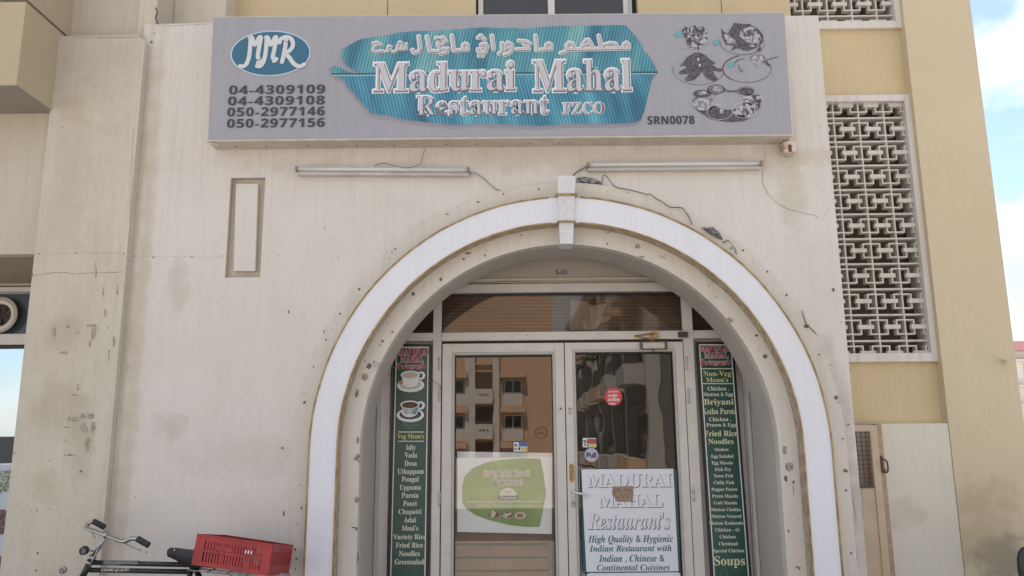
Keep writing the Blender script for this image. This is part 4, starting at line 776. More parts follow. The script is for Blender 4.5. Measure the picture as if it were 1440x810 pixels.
cable([(1128, 437, -.03), (1132, 450, -.03), (1135, 457, -.035), (1142, 463, -.03), (1148, 470, -.03)], 'black wire end sticking out of the arch edge at right', m_wire, .0022)
cable([(1001, 366, -.07), (996, 376, -.08), (993, 386, -.06), (999, 392, -.05), (1008, 398, -.04), (1020, 404, -.035), (1030, 415, -.03)], 'twisted wires under the loose right inner edge of the band', m_wireg, .003)
cable([(1017, 341, -.03), (1024, 338.5, -.05), (1031, 346, -.06), (1036, 357, -.04)], 'curled strip of loose trim on the right outer arch edge', blotchy('trim_tan', (.30, .25, .2), (.45, .4, .34), 20), .006)
cable([(219, 11, .0), (221, 18, .0), (219, 26, .0), (222, 33, -.02)], 'short stub of wire hanging at the top of the pilaster', m_wire, .006)
# torn cloth bundle and torn patch
def rag(pts, Y, label, m):
    c = sum((at(x, y, Y) for x, y in pts), Vector())/len(pts); n = len(pts); mb = MB(); ring0 = [at(x, y, Y) for x, y in pts]
    mids = [c+(p-c)*.6+Vector((0, -.03+random.uniform(-.008, .008), random.uniform(-.004, .004))) for p in ring0]
    mb.add(ring0+mids+[c+Vector((0, -.034, 0))], [(i, (i+1) % n, n+(i+1) % n, n+i) for i in range(n)]+[(n+i, n+(i+1) % n, 2*n) for i in range(n)])
    mb.f = [f[::-1] for f in mb.f]
    return mb.build('rag', m, None, label=label, category='rag')
m_rag = blotchy('grey_rag', (.10, .10, .11), (.30, .29, .30), 35, .4, .62, .9)
rag([(811, 250), (818, 249), (828, 249.5), (838, 252), (845, 256), (847, 260), (838, 261), (826, 259.5), (815, 258.5), (810, 256)], -.002, 'grey bundle of wrapped cloth right of the keystone', m_rag)
rag([(986, 320), (994, 321), (1000, 319), (1004, 323), (1010, 325), (1015, 333), (1017, 338), (1008, 335), (998, 329)], -.026, 'grey scrap of torn cloth on the right outer edge of the arch', m_rag)

# ---------------------------------------------------------------- apartment block around the frontage
ab = empty('apartment_block', (0, 5, -.15), 'yellow and cream apartment block rising behind and beside the shop front', 'building')
U = .50; ZH = 7.5
ux0, ux1 = at(317, 10, U).x, at(1100, 10, U).x; zlow = ZT-.4
wx0, wx1 = at(669, 10, U).x, at(897, 10, U).x; wzt = ZT+1.35; wzb = ZT-.05
m = MB()
m.box((ux0, U, zlow), (wx0, U+.3, ZH)); m.box((wx1, U, zlow), (ux1+.06, U+.3, ZH)); m.box((wx0, U, wzt), (wx1, U+.3, ZH)); m.box((wx0, U, zlow), (wx1, U+.3, wzb)); m.build('upper_wall', m_yel, ab)
for x in (545, 1014.5): 
    X_ = at(x, 10, U).x; MB().box((X_-.004, U-.0015, zlow), (X_+.004, U+.01, ZH)).build('wall_joint', m_crack, ab)
wn = empty('window', ((wx0+wx1)/2, U, wzb), None, None, parent=ab)
def wb_(name, x0, x1, z0, z1, Y, d, m_): MB().box((x0, Y, z0), (x1, Y+d, z1)).build(name, m_, wn, bevel=.002)
X = lambda x: at(x, 12, U+.06).x
wb_('frame', X(672.5), X(679.5), wzb, wzt, U+.05, .06, m_alu); wb_('frame', X(770.5), X(780), wzb, wzt, U+.05, .06, m_alu); wb_('frame', X(876.5), X(884), wzb, wzt, U+.05, .06, m_alu); wb_('frame', X(679.5), X(876.5), wzt-.06, wzt, U+.05, .06, m_alu); wb_('sill', X(672.5), X(884), wzb-.001, wzb+.03, U-.01, .1, m_alu)
wb_('frame', X(884), X(888), wzb, wzt, U+.03, .06, plain('window_jamb_grey', (.42, .44, .45), .5))
m_upg = plain('upper_window_glass', (.055, .05, .048), .25, spec=.6)
wb_('pane', X(679.5), X(770.5), wzb+.03, wzt-.06, U+.08, .006, m_upg); wb_('pane', X(780), X(876.5), wzb+.03, wzt-.06, U+.08, .006, m_upg)
MB().box((wx0, U+.11, wzb), (wx1, U+.12, wzt)).build('window_back', m_black, ab)
# cream parts upper left
c0, c1, c2 = at(26, 95, -.45).x-.01, at(222, 5, .05).x, at(318, 5, .30).x
MB().box((c0, .05, pz-.25), (c1, 1.0, ZH)).build('cream_column', m_creamd, ab); s0 = at(198, 5, .05).x
MB().box((s0, .035, pz-.1), (c1+.002, .049, ZH)).build('cream_strip', m_cream, ab)
MB().box((c1+.003, .30, ZT-.2), (c2, .79, ZH)).build('cream_wall', m_cream, ab)
# balcony box upper left
bY = -.45; bx = at(26, 95, bY).x; bz0 = at(10, 119.5, bY).z; bz1 = at(10, 3, bY).z
MB().box((-7, bY, bz0), (bx, .049, bz1)).build('balcony', m_balc, ab); MB().box((-7, bY+.008, bz1), (bx-.008, .049, bz1+.02)).build('balcony_groove', m_chip, ab); MB().box((-7, bY, bz1+.02), (bx, .049, bz1+1.2)).build('balcony_parapet', m_balc, ab)
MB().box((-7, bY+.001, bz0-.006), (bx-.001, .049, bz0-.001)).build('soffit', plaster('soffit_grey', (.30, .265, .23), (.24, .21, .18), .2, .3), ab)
# wall under the balcony, recessed window
lz = at(20, 357.5, -.03).z
MB().box((-7, -.03, lz), (px0-.001, .049, bz0-.007)).build('lintel_wall', m_creamd, ab)
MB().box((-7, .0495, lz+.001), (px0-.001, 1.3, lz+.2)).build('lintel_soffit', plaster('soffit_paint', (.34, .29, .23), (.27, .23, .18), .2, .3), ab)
wY = .95; W = lambda y: at(10, y, wY).z
sw = empty('window', (-5, wY, 0), parent=ab); sw['label'] = 'side shop window with round extractor fan'
def sb(name, z0, z1, Y, d, m_, x1=px0+.35): MB().box((-7, Y, z0), (x1, Y+d, z1)).build(name, m_, sw, bevel=.002)
sb('frame', W(404), lz, wY-.05, .1, m_creamd); sb('frame', W(412.5), W(406), wY-.07, .12, m_alu)
sb('fan_panel', W(471), W(413), wY, .02, plain('blue_grey_panel', (.075, .09, .115), .2)); sb('frame', W(486), W(471), wY-.06, .1, m_alu); sb('frame', W(490), W(486.5), wY-.04, .08, m_black)
sb('pane', 0.3, W(490), wY, .008, plain('mirror_shop_glass', (.62, .66, .70), .04, 1.)); sb('frame', W(652), W(614), wY-.02, .019, plain('dark_band', (.06, .06, .065), .6)); sb('frame', 0, .3, wY-.06, .1, m_alu)  # mirror pane, with a plain dark band across it above the poster
fo = MB(); fc = at(1, 443, wY-.05); fo.torus(fc, .105, .022, n=32, m=8); fo.build('fan_ring', m_alu, sw, smooth=True); fo = MB(); fo.torus(fc+Vector((0, -.01, 0)), .13, .008, n=32, m=6); fo.build('fan_ring', m_aluin, sw, smooth=True)
MB().disc(tuple(fc+Vector((0, .03, 0))), .1, n=24, d=.01).build('fan_hub', plain('fan_dark', (.07, .045, .04), .6), sw)
for k in range(6):
    t = k*math.pi/3; e1 = Vector((math.cos(t), 0, math.sin(t))); e2 = Vector((math.cos(t+.6), 0, math.sin(t+.6)))
    MB().add([fc+Vector((0, .015, 0)), fc+e1*.095+Vector((0, .025, 0)), fc+e2*.095+Vector((0, .008, 0))], [(0, 1, 2)]).build('fan_blade', m_dark, sw)
fpst = empty('floral_poster', at(5, 700, wY-.02), 'pale poster with dark flowers in the shop window left of the pilaster', 'poster')
pq = [(-60, 653), (28, 653), (28, 860), (-60, 860)]; MB().slab(P(pq, wY-.03)[::-1], .004).build('paper', plain('poster_pale', (.50, .54, .62), .5), fpst)
for (x, y, r_, m_) in ((6, 672, 13, 'g'), (12, 668, 9, 'g'), (2, 681, 12, 'g'), (9, 684, 8, 'g'), (5, 733, 9, 'r'), (3, 722, 7, 'r'), (2, 745, 8, 'r'), (-2, 733, 10, 'r'), (1, 788, 6, 'r'), (-2, 800, 7, 'r')):
    mm = blotchy('flower_green', (.12, .16, .10), (.36, .42, .36), 60) if m_ == 'g' and 'flower_green' not in MATS else blotchy('flower_red', (.05, .03, .035), (.22, .10, .11), 60) if m_ == 'r' and 'flower_red' not in MATS else MATS['flower_green' if m_ == 'g' else 'flower_red']
    c = at(x, y, wY-.035-random.uniform(0, .003)); n = 11; MB().add([(c.x+r_*.0054*random.uniform(.6, 1.1)*math.cos(2*math.pi*k/n), c.y, c.z-r_*.0054*random.uniform(.6, 1.1)*math.sin(2*math.pi*k/n)) for k in range(n)], [tuple(range(n))]).build('flower_print', mm, fpst)
# right hand wall with block screens
G = .60; gx1 = at(1281, 137, G).x
def ppx(x, y): return at(x, y, G)
lx0 = at(1140, 300, G).x; lx1 = at(1296, 300, G).x            # lower opening outer frame edges
lzt, lzb = at(1230, 135.5, G).z, at(1255, 509.5, G).z; uxl = at(1097, 20, G).x; uzb = at(1190, 43, G).z
pxl = at(1301.5, 300, G-.08).x; pxr = at(1402, 300, G-.08).x
m = MB(); zb_ = -.15
m.box((uxl-.4, G, lzt), (pxl+.02, G+.3, uzb)); m.box((uxl-.4, G, zb_), (pxl+.02, G+.3, lzb)); m.box((uxl-.4, G, lzb), (lx0, G+.3, lzt)); m.box((lx1, G, lzb), (pxl+.02, G+.3, lzt)); m.box((lx1, G, uzb), (pxl+.02, G+.3, ZH)); m.box((ux1+.061, G, uzb), (uxl, G+.3, ZH)); m.build('side_wall', m_yel, ab)
MB().box((pxl, G-.08, zb_), (pxr, 9, ZH)).build('corner_pilaster', m_yelp, ab)
fw = .052; fy = G-.035
def screen(x0, x1, z0, z1, name):
    s_ = empty('block_screen', ((x0+x1)/2, fy, z0), parent=ab)
    MB().box((x0, fy, z0), (x0+fw, G+.16, z1)).build('frame', m_frame_w, s_, bevel=.003); MB().box((x1-fw, fy, z0), (x1, G+.16, z1)).build('frame', m_frame_w, s_, bevel=.003)
    MB().box((x0+fw, fy+.001, z0), (x1-fw, G+.16, z0+.062)).build('frame', m_frame_w, s_, bevel=.003)
    if z1 < 6: MB().box((x0+fw, fy+.001, z1-fw), (x1-fw, G+.16, z1)).build('frame', m_frame_w, s_, bevel=.003)
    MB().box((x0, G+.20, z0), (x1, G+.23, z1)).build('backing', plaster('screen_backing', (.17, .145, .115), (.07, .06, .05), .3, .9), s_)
    return s_
PW = (at(1248.6, 200, G).x-at(1177, 200, G).x)/2; PH = (at(1220, 165, G).z-at(1240, 479, G).z)/9
bb = MB(); t1, dp = .0098, .085; th = t1/2
def br(x0, x1, z0, z1, d=dp): bb.box((x0*PW, 0, z0*PH), (x1*PW, d, z1*PH))
tw = t1/PW; tz = t1/PH
br(-tw/2, tw/2, 0, 1); br(tw/2, 1-tw/2, -tz*.6, tz*.6, dp+.01)
dp2 = .05
for (xa_, xb_) in ((tw/2, .36), (.67, 1-tw/2)):
    br(xa_, xb_, .80-tz/2, .80+tz/2, dp2); br(xa_, xb_, .26-tz/2, .26+tz/2, dp2)
br(.36-tw, .36, .26+tz/2, .80-tz/2, dp2); br(.67, .67+tw, .26+tz/2, .80-tz/2, dp2)
bb.v += []; bb.add(*((lambda m_: (m_.v, m_.f))(MB().box((.22*PW, -.006, .455*PH), (.81*PW, .028, .615*PH)))))
bme = None
def fill(s_, xs, zs, xlim):
    global bme
    for z_ in zs:
        for x_ in xs:
            if bme is None: o = bb.build('breeze_block', m_grill, None); bme = o
            else: o = bme.copy(); col.objects.link(o)
            o.parent = s_; o.location = Vector((x_, G+.012, z_))-WL[s_.name]
s1 = screen(lx0, lx1, lzb, lzt, 'lower'); zline = at(1240, 479, G).z; xl_ = at(1212, 200, G).x
fill(s1, [xl_-2*PW, xl_-PW, xl_, xl_+PW], [zline+PH*k for k in range(-1, 10)], 0)
s2 = screen(uxl, lx1, uzb, 8.0, 'upper'); zl2 = at(1180, 21.5, G).z
fill(s2, [at(1129.5, 10, G).x+PW*k for k in (-1, 0, 1, 2, 3)], [zl2+PH*k for k in (-1, 0, 1, 2)], 0)
# low pale wall and gate
lwz = at(1290, 595.5, G-.075).z; lwx = at(1247, 700, G-.075).x
MB().box((lwx, G-.075, zb_), (pxl-.001, G-.001, lwz)).build('low_wall', m_lowwall, ab, bevel=.003)
MB().pbox(1407, 504.5, 1421, 510, G-.2, .12).v
nl_ = empty('wall_spike', at(1413, 508, G-.10), 'small dark metal spike sticking out of the tan corner pilaster', 'spike')
b = MB(); b.tube([at(1413, 508, G-.08), at(1410, 508.5, G-.2)], .012, 8, .002); b.build('shaft', m_steel, nl_)
gt = empty('metal_gate', (lwx, G-.09, 0), 'beige metal side gate with rusty mesh, standing slightly open', 'gate')
m_gate = plain('gate_beige', (.52, .40, .28), .5, noise=.12, scale=5); m_rust = plain('rusty_rod', (.13, .07, .045), .8, noise=.3)
gh = R(-13); hx = Vector((lwx-.045, G-.11, 0)); dv = Vector((-math.cos(gh), math.sin(gh), 0)); nv = Vector((-dv.y, dv.x, 0))
def gbox(a0, a1, z0, z1, t0=-.012, t1=.012):
    v = []
    for z_ in (z0, z1):
        for (a_, t_) in ((a0, t0), (a1, t0), (a1, t1), (a0, t1)): v.append(hx+dv*a_+nv*t_+Vector((0, 0, z_)))
    return (v, [(0, 1, 2, 3), (7, 6, 5, 4), (0, 4, 5, 1), (1, 5, 6, 2), (2, 6, 7, 3), (3, 7, 4, 0)])
gz1 = at(1240, 598, G-.09).z; gm = at(1230, 686, G-.12).z; GW = .75
MB().add(*gbox(0, .055, .05, gz1)).build('gate_frame', m_gate, gt); MB().add(*gbox(GW-.05, GW, .05, gz1)).build('gate_frame', m_gate, gt); MB().add(*gbox(.055, GW-.05, gz1-.04, gz1)).build('gate_frame', m_gate, gt); MB().add(*gbox(.055, GW-.05, .05, gm, -.004, .004)).build('sheet_panel', m_gate, gt); MB().add(*gbox(.055, GW-.05, gm, gm+.012, -.01, .01)).build('gate_frame', m_rust, gt)
b = MB(); k = 0; a_ = .085
while a_ < GW-.06: b.add(*gbox(a_-.002, a_+.002, gm+.012, gz1-.04, -.002, .002)); a_ += .036
z_ = gm+.035
while z_ < gz1-.045: b.add(*gbox(.055, GW-.05, z_-.002, z_+.002, -.006, -.002)); z_ += .030
b.build('wire_mesh', m_rust, gt)
b = MB(); b.tube(spline([hx+dv*.13-nv*.0+Vector((0, 0, gm-.04)), hx+dv*.13+nv*-.04+Vector((0, 0, gm-.05)), hx+dv*.135+nv*-.04+Vector((0, 0, gm-.13)), hx+dv*.13+Vector((0, 0, gm-.14))], 4), .005, 6); b.build('handle', m_steel, gt)
MB().box((lwx-.035, G-.10, zb_), (lwx-.001, G-.03, gz1+.01)).build('gate_post', plain('post_tan', (.42, .30, .20), .6, noise=.25), gt, bevel=.002)
for zc__ in (at(1243, 652, G-.1).z,): 
    b = MB(); b.tube([(lwx-.03, G-.118, zc__-.05), (lwx-.03, G-.118, zc__+.05)], .009, 8); b.tube([(lwx-.012, G-.13, zc__-.04), (lwx-.03, G-.13, zc__-.05)], .006, 6); b.tube(spline([(lwx-.045, G-.11, zc__+.03), (lwx-.01, G-.145, zc__+.02), (lwx-.008, G-.145, zc__-.05), (lwx-.03, G-.12, zc__-.055)], 4), .006, 6); b.build('hinge', m_rust, gt)
# back panel behind the mesh (pale side passage)
MB().box((XR+.001, G-.012, zb_), (lwx-.036, G-.001, gz1+.02)).build('passage_panel', plaster('passage_paint', (.50, .44, .36), (.34, .29, .24), .2, .4), ab)
# ---------------------------------------------------------------- far building at the right
fa = empty('pale_far_building', at(1490, 640, 45), 'pale building with a pink roof edge, far beyond the corner at right', 'building')
fY = 45; x0 = at(1415, 540, fY).x; zf = lambda y: at(1432, y, fY).z
m_fw = plaster('far_white', (.60, .57, .52), (.5, .46, .42), .2, .3); MB().box((x0, fY, -.15), (x0+16, fY+10, zf(494))).build('wall', m_fw, fa)
MB().box((x0-.6, fY-.6, zf(494)), (x0+16.6, fY+10.6, zf(481))).build('roof', plain('far_pink', (.45, .22, .24), .7), fa)
for y in (506, 542, 568, 598): MB().box((x0-.4, fY-.5, zf(y+2)), (x0+16.4, fY-.01, zf(y))).build('ledge', m_fw, fa)
for y0, y1 in ((512, 538), (547, 564), (574, 594)):
    for k in range(5): wv = MB().box((x0+1.2+k*3, fY-.06, zf(y1)), (x0+2.7+k*3, fY-.005, zf(y0))).build('window', m_wf, fa); MB().box((x0+1.3+k*3, fY-.08, zf(y1)+.1), (x0+2.6+k*3, fY-.065, zf(y0)-.1)).build('pane', m_wg, wv)
# ---------------------------------------------------------------- bicycle
BYK = -.40
bk = empty('bicycle', (at(200, 800, BYK).x, BYK, 0), 'black roadster bicycle leaning on the wall left of the arch', 'bicycle')
lean = lambda p, k=.10: p
hub_r = Vector((at(292, 800, BYK).x+.22, BYK, .35)); head_t = at(131, 783, BYK); head_b = at(117, 812, BYK)
head_dir = (head_t-at(149, 753, BYK)).normalized()
hub_f = head_t+head_dir*.56+Vector((-.06, 0, 0)); hub_f.z = .35
seat = at(272, 793.5, BYK); bbk = seat+Vector((-.17, 0, -.50)); bbk.z = .30
def part(name, mb, m_, sm=True, par=None, **k): return mb.build(name, m_, par or bk, smooth=sm, **k)
ht, hb = at(131, 782, BYK), at(121, 804, BYK)
fr = MB(); fr.tube([at(130, 791, BYK), at(274, 794.5, BYK)], .0138, 12); fr.tube([at(126, 801.5, BYK), at(268, 804, BYK)], .0138, 12); fr.tube([hb+head_dir*.06, bbk], .015, 12); fr.tube([seat, bbk], .014, 12)
fr.tube([ht, hb+head_dir*.08], .018, 12)
for s_ in (-1, 1): fr.tube([seat+Vector((0, s_*.012, 0)), hub_r+Vector((0, s_*.06, 0))], .009, 8); fr.tube([bbk+Vector((0, s_*.02, 0)), hub_r+Vector((0, s_*.06, 0))], .009, 8)
part('frame', fr, m_blackpaint)
b = MB()
for s_ in (-1, 1): b.tube([hb+head_dir*.09+Vector((0, s_*.03, 0)), hub_f+Vector((0, s_*.055, 0))], .011, 8)
b.tube([hb+head_dir*.09+Vector((0, -.04, 0)), hb+head_dir*.09+Vector((0, .04, 0))], .014, 8); part('fork', b, m_blackpaint)
b = MB(); b.tube([ht-head_dir*.005, at(149, 754, BYK)], .013, 10); b.tube([at(140, 766, BYK-.02), at(125, 800, BYK-.03)], .004, 6); b.tube([at(149, 751, BYK-.02), at(149, 756, BYK+.02)], .016, 10); part('handlebar_stem', b, m_chrome)
for hh in (0, 1): MB().tube([ht+head_dir*(.0+hh*.03), ht+head_dir*(.018+hh*.03)], .022-.002*hh, 12).build('headset_cup', m_chrome, bk, smooth=True)
far = spline([at(149.5, 752.5, BYK), at(136, 748, BYK+.09), at(124, 743.5, BYK+.17), at(122, 740, BYK+.19), at(125, 736, BYK+.21), at(132, 733, BYK+.22)], 5)
near = spline([at(149.5, 752.5, BYK), at(160, 757, BYK-.08), at(172, 761, BYK-.17), at(178, 760.5, BYK-.19), at(185, 757.5, BYK-.21), at(194, 758, BYK-.22)], 5)
part('handlebar', MB().tube(far[::-1]+near[1:], .012, 10), m_chrome)
part('grip', MB().tube(spline([at(131.5, 733, BYK+.22), at(139, 737, BYK+.22), at(147, 741.5, BYK+.22)], 3), .0165, 12), m_rubber); part('grip', MB().tube(spline([at(193, 757.5, BYK-.22), at(201, 762, BYK-.22), at(209.5, 766.8, BYK-.22)], 3), .0165, 12), m_rubber)
part('brake_lever', MB().tube(spline([at(128, 746, BYK+.14), at(120, 743, BYK+.16), at(116, 742, BYK+.17)], 3), .005, 6), m_chrome)
part('brake_lever', MB().tube(spline([at(124, 744, BYK+.15), at(130, 751, BYK+.12), at(133, 757, BYK+.1)], 3), .004, 6), m_chrome)
part('brake_lever', MB().tube(spline([at(172, 762, BYK-.16), at(184, 768, BYK-.18), at(198, 774, BYK-.19)], 3), .0045, 6), m_steel)
b = MB(); c = at(122, 773.5, BYK-.03); b.tube([c+Vector((-.012, 0, 0)), c+Vector((0, -.02, 0)), c+Vector((.004, -.045, 0))], .024, 14, .022); part('lamp', b, m_rubber)
MB().disc(tuple(c+Vector((.004, -.0465, 0))), .017, n=14).build('lamp_lens', m_chip, bk)
part('rod', MB().tube([c, at(131, 775, BYK)], .004, 6), m_steel)
b = MB(); c = at(87, 802, BYK-.05); b.tube([c+Vector((0, .02, 0)), c], .019, 14); b.tube([c, c+Vector((-.01, .02, -.12))], .004, 6); part('reflector', b, m_steel)
MB().disc(tuple(c+Vector((0, -.001, 0))), .011, n=12).build('reflector_lens', m_chip, bk)
# saddle
sp = [(236.5, 775, .018), (240, 773.2, .026), (248, 773.5, .034), (256, 775, .045), (266, 776.5, .06), (278, 776, .085), (290, 774, .10), (296, 775, .085)]
b = MB(); vs = []; n = 14
for i, (x, y, hw) in enumerate(sp):
    c = at(x, y, BYK); hgt = .030+.012*min(i, 5)
    for k in range(n):
        t = 2*math.pi*k/n; yy = hw*math.cos(t); z0 = math.sin(t); vs.append((c.x, BYK+yy, c.z+(z0*.012 if z0 > 0 else z0*hgt)))
b.add(vs, [(i*n+k, i*n+(k+1) % n, (i+1)*n+(k+1) % n, (i+1)*n+k) for i in range(len(sp)-1) for k in range(n)]+[tuple(range(n)), tuple(range((len(sp)-1)*n, len(sp)*n))[::-1]])
part('saddle', b, m_rubber); b = MB(); b.tube([seat+Vector((0, 0, -.02)), seat+Vector((.01, 0, .05))], .012, 10); b.tube([at(244, 778, BYK), at(256, 788, BYK), at(285, 789, BYK)], .0035, 6); part('seat_post', b, m_chrome)
MB().disc(tuple(at(245.3, 773.5, BYK-.036)), .004, n=8).build('saddle_rivet', m_chrome, bk)
# rack
b = MB(); r0, r1 = at(272, 799, BYK), at(403, 811, BYK)
for s_ in (-.07, 0, .07): b.tube([r0+Vector((0, s_, 0)), r1+Vector((0, s_, 0))], .0045, 6)
for k in range(6): p_ = r0+(r1-r0)*k/5; b.tube([p_+Vector((0, -.075, 0)), p_+Vector((0, .075, 0))], .004, 6)
for s_ in (-.07, .07): b.tube([r0+(r1-r0)*.45+Vector((0, s_, 0)), hub_r+Vector((0, s_, 0))], .0045, 6)
part('luggage_rack', b, m_steel)
for hub in (hub_f, hub_r):
    w_ = empty('wheel', hub, parent=bk); MB().torus(hub, .335, .018, n=48, m=8).build('tyre', m_rubber, w_, smooth=True); MB().torus(hub, .312, .010, n=48, m=6).build('rim', m_steel, w_, smooth=True)
    b = MB()
    for k in range(32): t = 2*math.pi*k/32; e_ = Vector((math.cos(t), 0, math.sin(t))); b.tube([hub+Vector((0, .02*(1 if k % 2 else -1), 0)), hub+e_*.31], .0012, 4, cap=False)
    b.build('spokes', m_steel, w_); MB().tube([hub+Vector((0, -.05, 0)), hub+Vector((0, .05, 0))], .018, 12).build('hub', m_steel, w_)
    b = MB(); A0, A1 = (20, 170) if hub is hub_f else (-10, 160); pts = [hub+Vector((math.cos(R(t)), 0, math.sin(R(t))))*.365 for t in range(A0, A1, 8)]
    vs = []; 
    for p_ in pts: vs += [p_+Vector((0, -.03, -.006)), p_+Vector((0, -.015, .004)), p_+Vector((0, .015, .004)), p_+Vector((0, .03, -.006))]
    b.add(vs, [(i*4+k, i*4+k+1, i*4+k+5, i*4+k+4) for i in range(len(pts)-1) for k in range(3)]); b.build('mudguard', m_blackpaint, bk, smooth=True)
b = MB(); b.torus(bbk+Vector((0, -.04, 0)), .09, .006, n=36, m=6)
for k in range(5): t = 2*math.pi*k/5; b.tube([bbk+Vector((0, -.04, 0)), bbk+Vector((.09*math.cos(t), -.04, .09*math.sin(t)))], .006, 5)
b.build('chainring', m_steel, bk); b = MB(); b.tube([bbk+Vector((0, -.06, 0)), bbk+Vector((.1, -.08, -.14))], .009, 8); b.tube([bbk+Vector((0, .06, 0)), bbk+Vector((-.1, .08, .14))], .009, 8); b.tube([bbk+Vector((0, -.06, 0)), bbk+Vector((0, .06, 0))], .015, 8); part('crank', b, m_steel)
MB().box(tuple(bbk+Vector((.06, -.17, -.155))), tuple(bbk+Vector((.14, -.08, -.13)))).build('pedal', m_rubber, bk, bevel=.005); MB().box(tuple(bbk+Vector((-.14, .08, .13))), tuple(bbk+Vector((-.06, .17, .155)))).build('pedal', m_rubber, bk, bevel=.005)
text(bolditalic('EXPORT QUALITY'), (142, 799.5, 182, 804.5), BYK-.0155, m_cream_ink, bk)
MB().tube([at(147, 791.3, BYK), at(195, 792, BYK)], .0145, 12).build('frame_decal', plain('decal_silver', (.16, .17, .17), .4, noise=.5, scale=80), bk)
# red crate
cr_ = empty('red_crate', at(337, 803, BYK), 'red plastic slotted crate tied on the bicycle rack', 'crate')
TL, TR, BL_, BR_ = at(277.5, 750.3, BYK-.165), at(383.5, 766.0, BYK-.165), at(269, 794, BYK-.185), at(371, 808, BYK-.185)
ux = (TR-TL); Lc = ux.length; ux.normalize(); uz = (TL-BL_); Hc = uz.length; uz.normalize(); uy = ux.cross(uz)*-1
if uy.y < 0: uy = -uy
Wc = .44
def cb_(mb, a0, a1, b0, b1, c0_, c1_):   # along, depth, height
    v = [BL_+ux*x+uy*y+uz*z_+ (TL-BL_-uz*Hc)*0 for z_ in (c0_, c1_) for (x, y) in ((a0, b0), (a1, b0), (a1, b1), (a0, b1))]
    mb.add(v, [(0, 1, 2, 3), (7, 6, 5, 4), (0, 4, 5, 1), (1, 5, 6, 2), (2, 6, 7, 3), (3, 7, 4, 0)])
Lc = (TR-TL).length
tk = .008
def crate_side(y0, y1, outn):
    b = MB(); cb_(b, 0, Lc, y0, y1, Hc-.030, Hc); cb_(b, 0, Lc, y0, y1, 0, .022); cb_(b, 0, Lc, y0-outn*.004, y1, Hc*.47, Hc*.47+.010); cb_(b, 0, Lc, y0-outn*.005, y1, Hc-.006, Hc+.001)
    cb_(b, 0, .05, y0, y1, .022, Hc-.03); cb_(b, Lc-.05, Lc, y0, y1, .022, Hc-.03); cb_(b, Lc*.36, Lc*.36+.006, y0-outn*.003, y1, .02, Hc-.03)
    x = .058; k = 0
    while x < Lc-.055:
        w_ = .011
        if not (k in (13,)): cb_(b, x, x+w_, y0+.001, y1, .022, Hc-.030)
        else: cb_(b, x, x+.04, y0+.001, y1, .022, Hc-.030); x += .028
        x += .0165; k += 1
    cb_(b, Lc*.28, Lc*.49, y0-.002 if outn > 0 else y0, y1, Hc*.56, Hc*.70)
    return b
crate_side(0, tk, 1).build('side_panel', m_red, cr_); crate_side(Wc-tk, Wc, 0).build('side_panel', m_red, cr_)
for a0 in (0, Lc-tk):
    b = MB(); cb_(b, a0, a0+tk, tk, Wc-tk, Hc-.04, Hc); cb_(b, a0, a0+tk, tk, Wc-tk, 0, .05); y = tk
    while y < Wc-tk-.02: cb_(b, a0+.001, a0+tk-.001, y, y+.014, .05, Hc-.04); y += .024
    b.build('end_panel', m_red, cr_)
b = MB(); y = .01
while y < Wc-.02: cb_(b, tk, Lc-tk, y, y+.014, .002, .008); y += .026
b.build('base_grid', m_red, cr_)
for i in range(3):
    b = MB(); x = Lc*.66+i*.016; cb_(b, x, x+.006, -.0022, -.001, Hc*.60, Hc*.60+.017); b.build('white_mark', m_white, cr_)
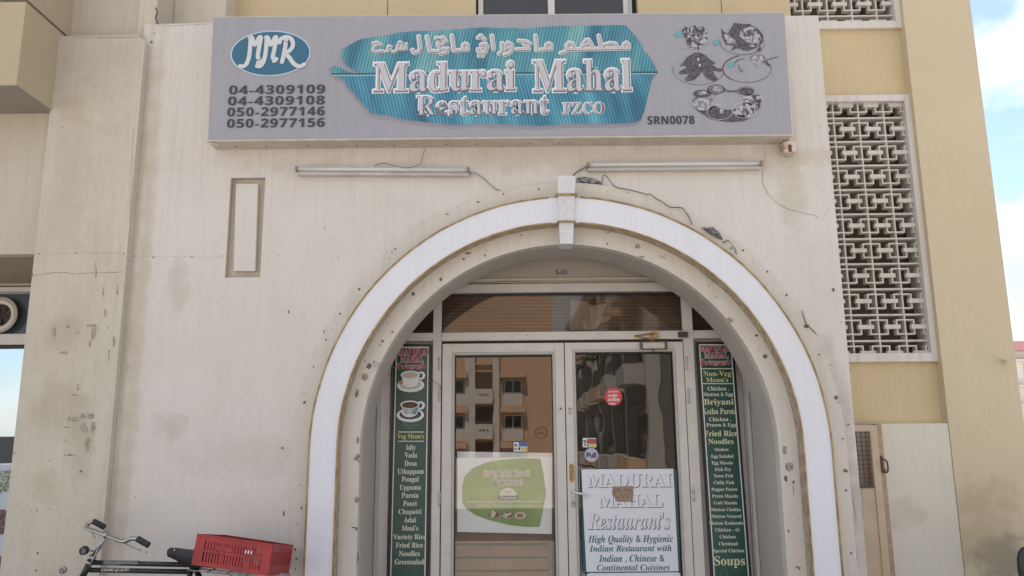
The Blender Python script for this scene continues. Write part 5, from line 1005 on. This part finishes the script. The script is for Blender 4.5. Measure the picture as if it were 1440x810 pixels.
# ---------------------------------------------------------------- scooter mirror at the right edge
mo = empty('scooter', (at(1500, 790, -.2).x, -.2, 0), 'black scooter parked at the right edge, only its mirror in view', 'scooter')
mx_ = at(1453, 806, -.2)
b = MB(); vs = []; n = 16; 
for (s_, y) in ((.9, -.0), (1., -.015), (.92, -.035), (.5, -.05)):
    for k in range(n):
        t = 2*math.pi*k/n; vs.append((mx_.x+.075*s_*math.copysign(abs(math.cos(t))**.7, math.cos(t)), mx_.y-y*1.0, mx_.z+.02+.13*s_*math.copysign(abs(math.sin(t))**.8, math.sin(t))))
b.add(vs, [(i*n+k, i*n+(k+1) % n, (i+1)*n+(k+1) % n, (i+1)*n+k) for i in range(3) for k in range(n)]+[tuple(range(n))[::-1], tuple(range(3*n, 4*n))]); b.build('mirror', m_blackpaint, mo, smooth=True)
MB().disc((mx_.x+.004, mx_.y-.004, mx_.z+.03), .05, n=20, rz=.095, d=.002).build('mirror_glass', plain('mirror_glass', (.12, .16, .12), .15, 1.), mo)
bx_ = mx_.x+.12
b = MB(); b.tube([(mx_.x, mx_.y, mx_.z-.1), (mx_.x+.08, mx_.y, .78), (bx_+.1, -.2, .72)], .012, 8); b.build('mirror_stem', m_blackpaint, mo, smooth=True)
b = MB(); b.tube(spline([(bx_, -.2, .25), (bx_+.25, -.2, .2), (bx_+.6, -.2, .25), (bx_+.85, -.2, .55), (bx_+1.3, -.2, .6)], 5), .13, 14, .16); b.tube([(bx_+.02, -.2, .25), (bx_+.12, -.2, .8)], .12, 14, .09); b.build('body', m_blackpaint, mo, smooth=True)
b = MB(); b.tube([(bx_+.6, -.2, .72), (bx_+.8, -.2, .76), (bx_+1.3, -.2, .78)], .09, 12, .11); b.build('seat', m_rubber, mo, smooth=True); b = MB(); b.tube([(bx_+.1, -.5, .83), (bx_+.1, .1, .83)], .014, 8); b.build('handlebar', m_rubber, mo, smooth=True)
for xx in (bx_-.02, bx_+1.15):
    h_ = Vector((xx, -.2, .24)); w_ = empty('wheel', h_, parent=mo); MB().torus(h_, .19, .05, n=32, m=10).build('tyre', m_rubber, w_, smooth=True); MB().tube([h_-Vector((0, .04, 0)), h_+Vector((0, .04, 0))], .13, 20).build('rim', m_steel, w_)
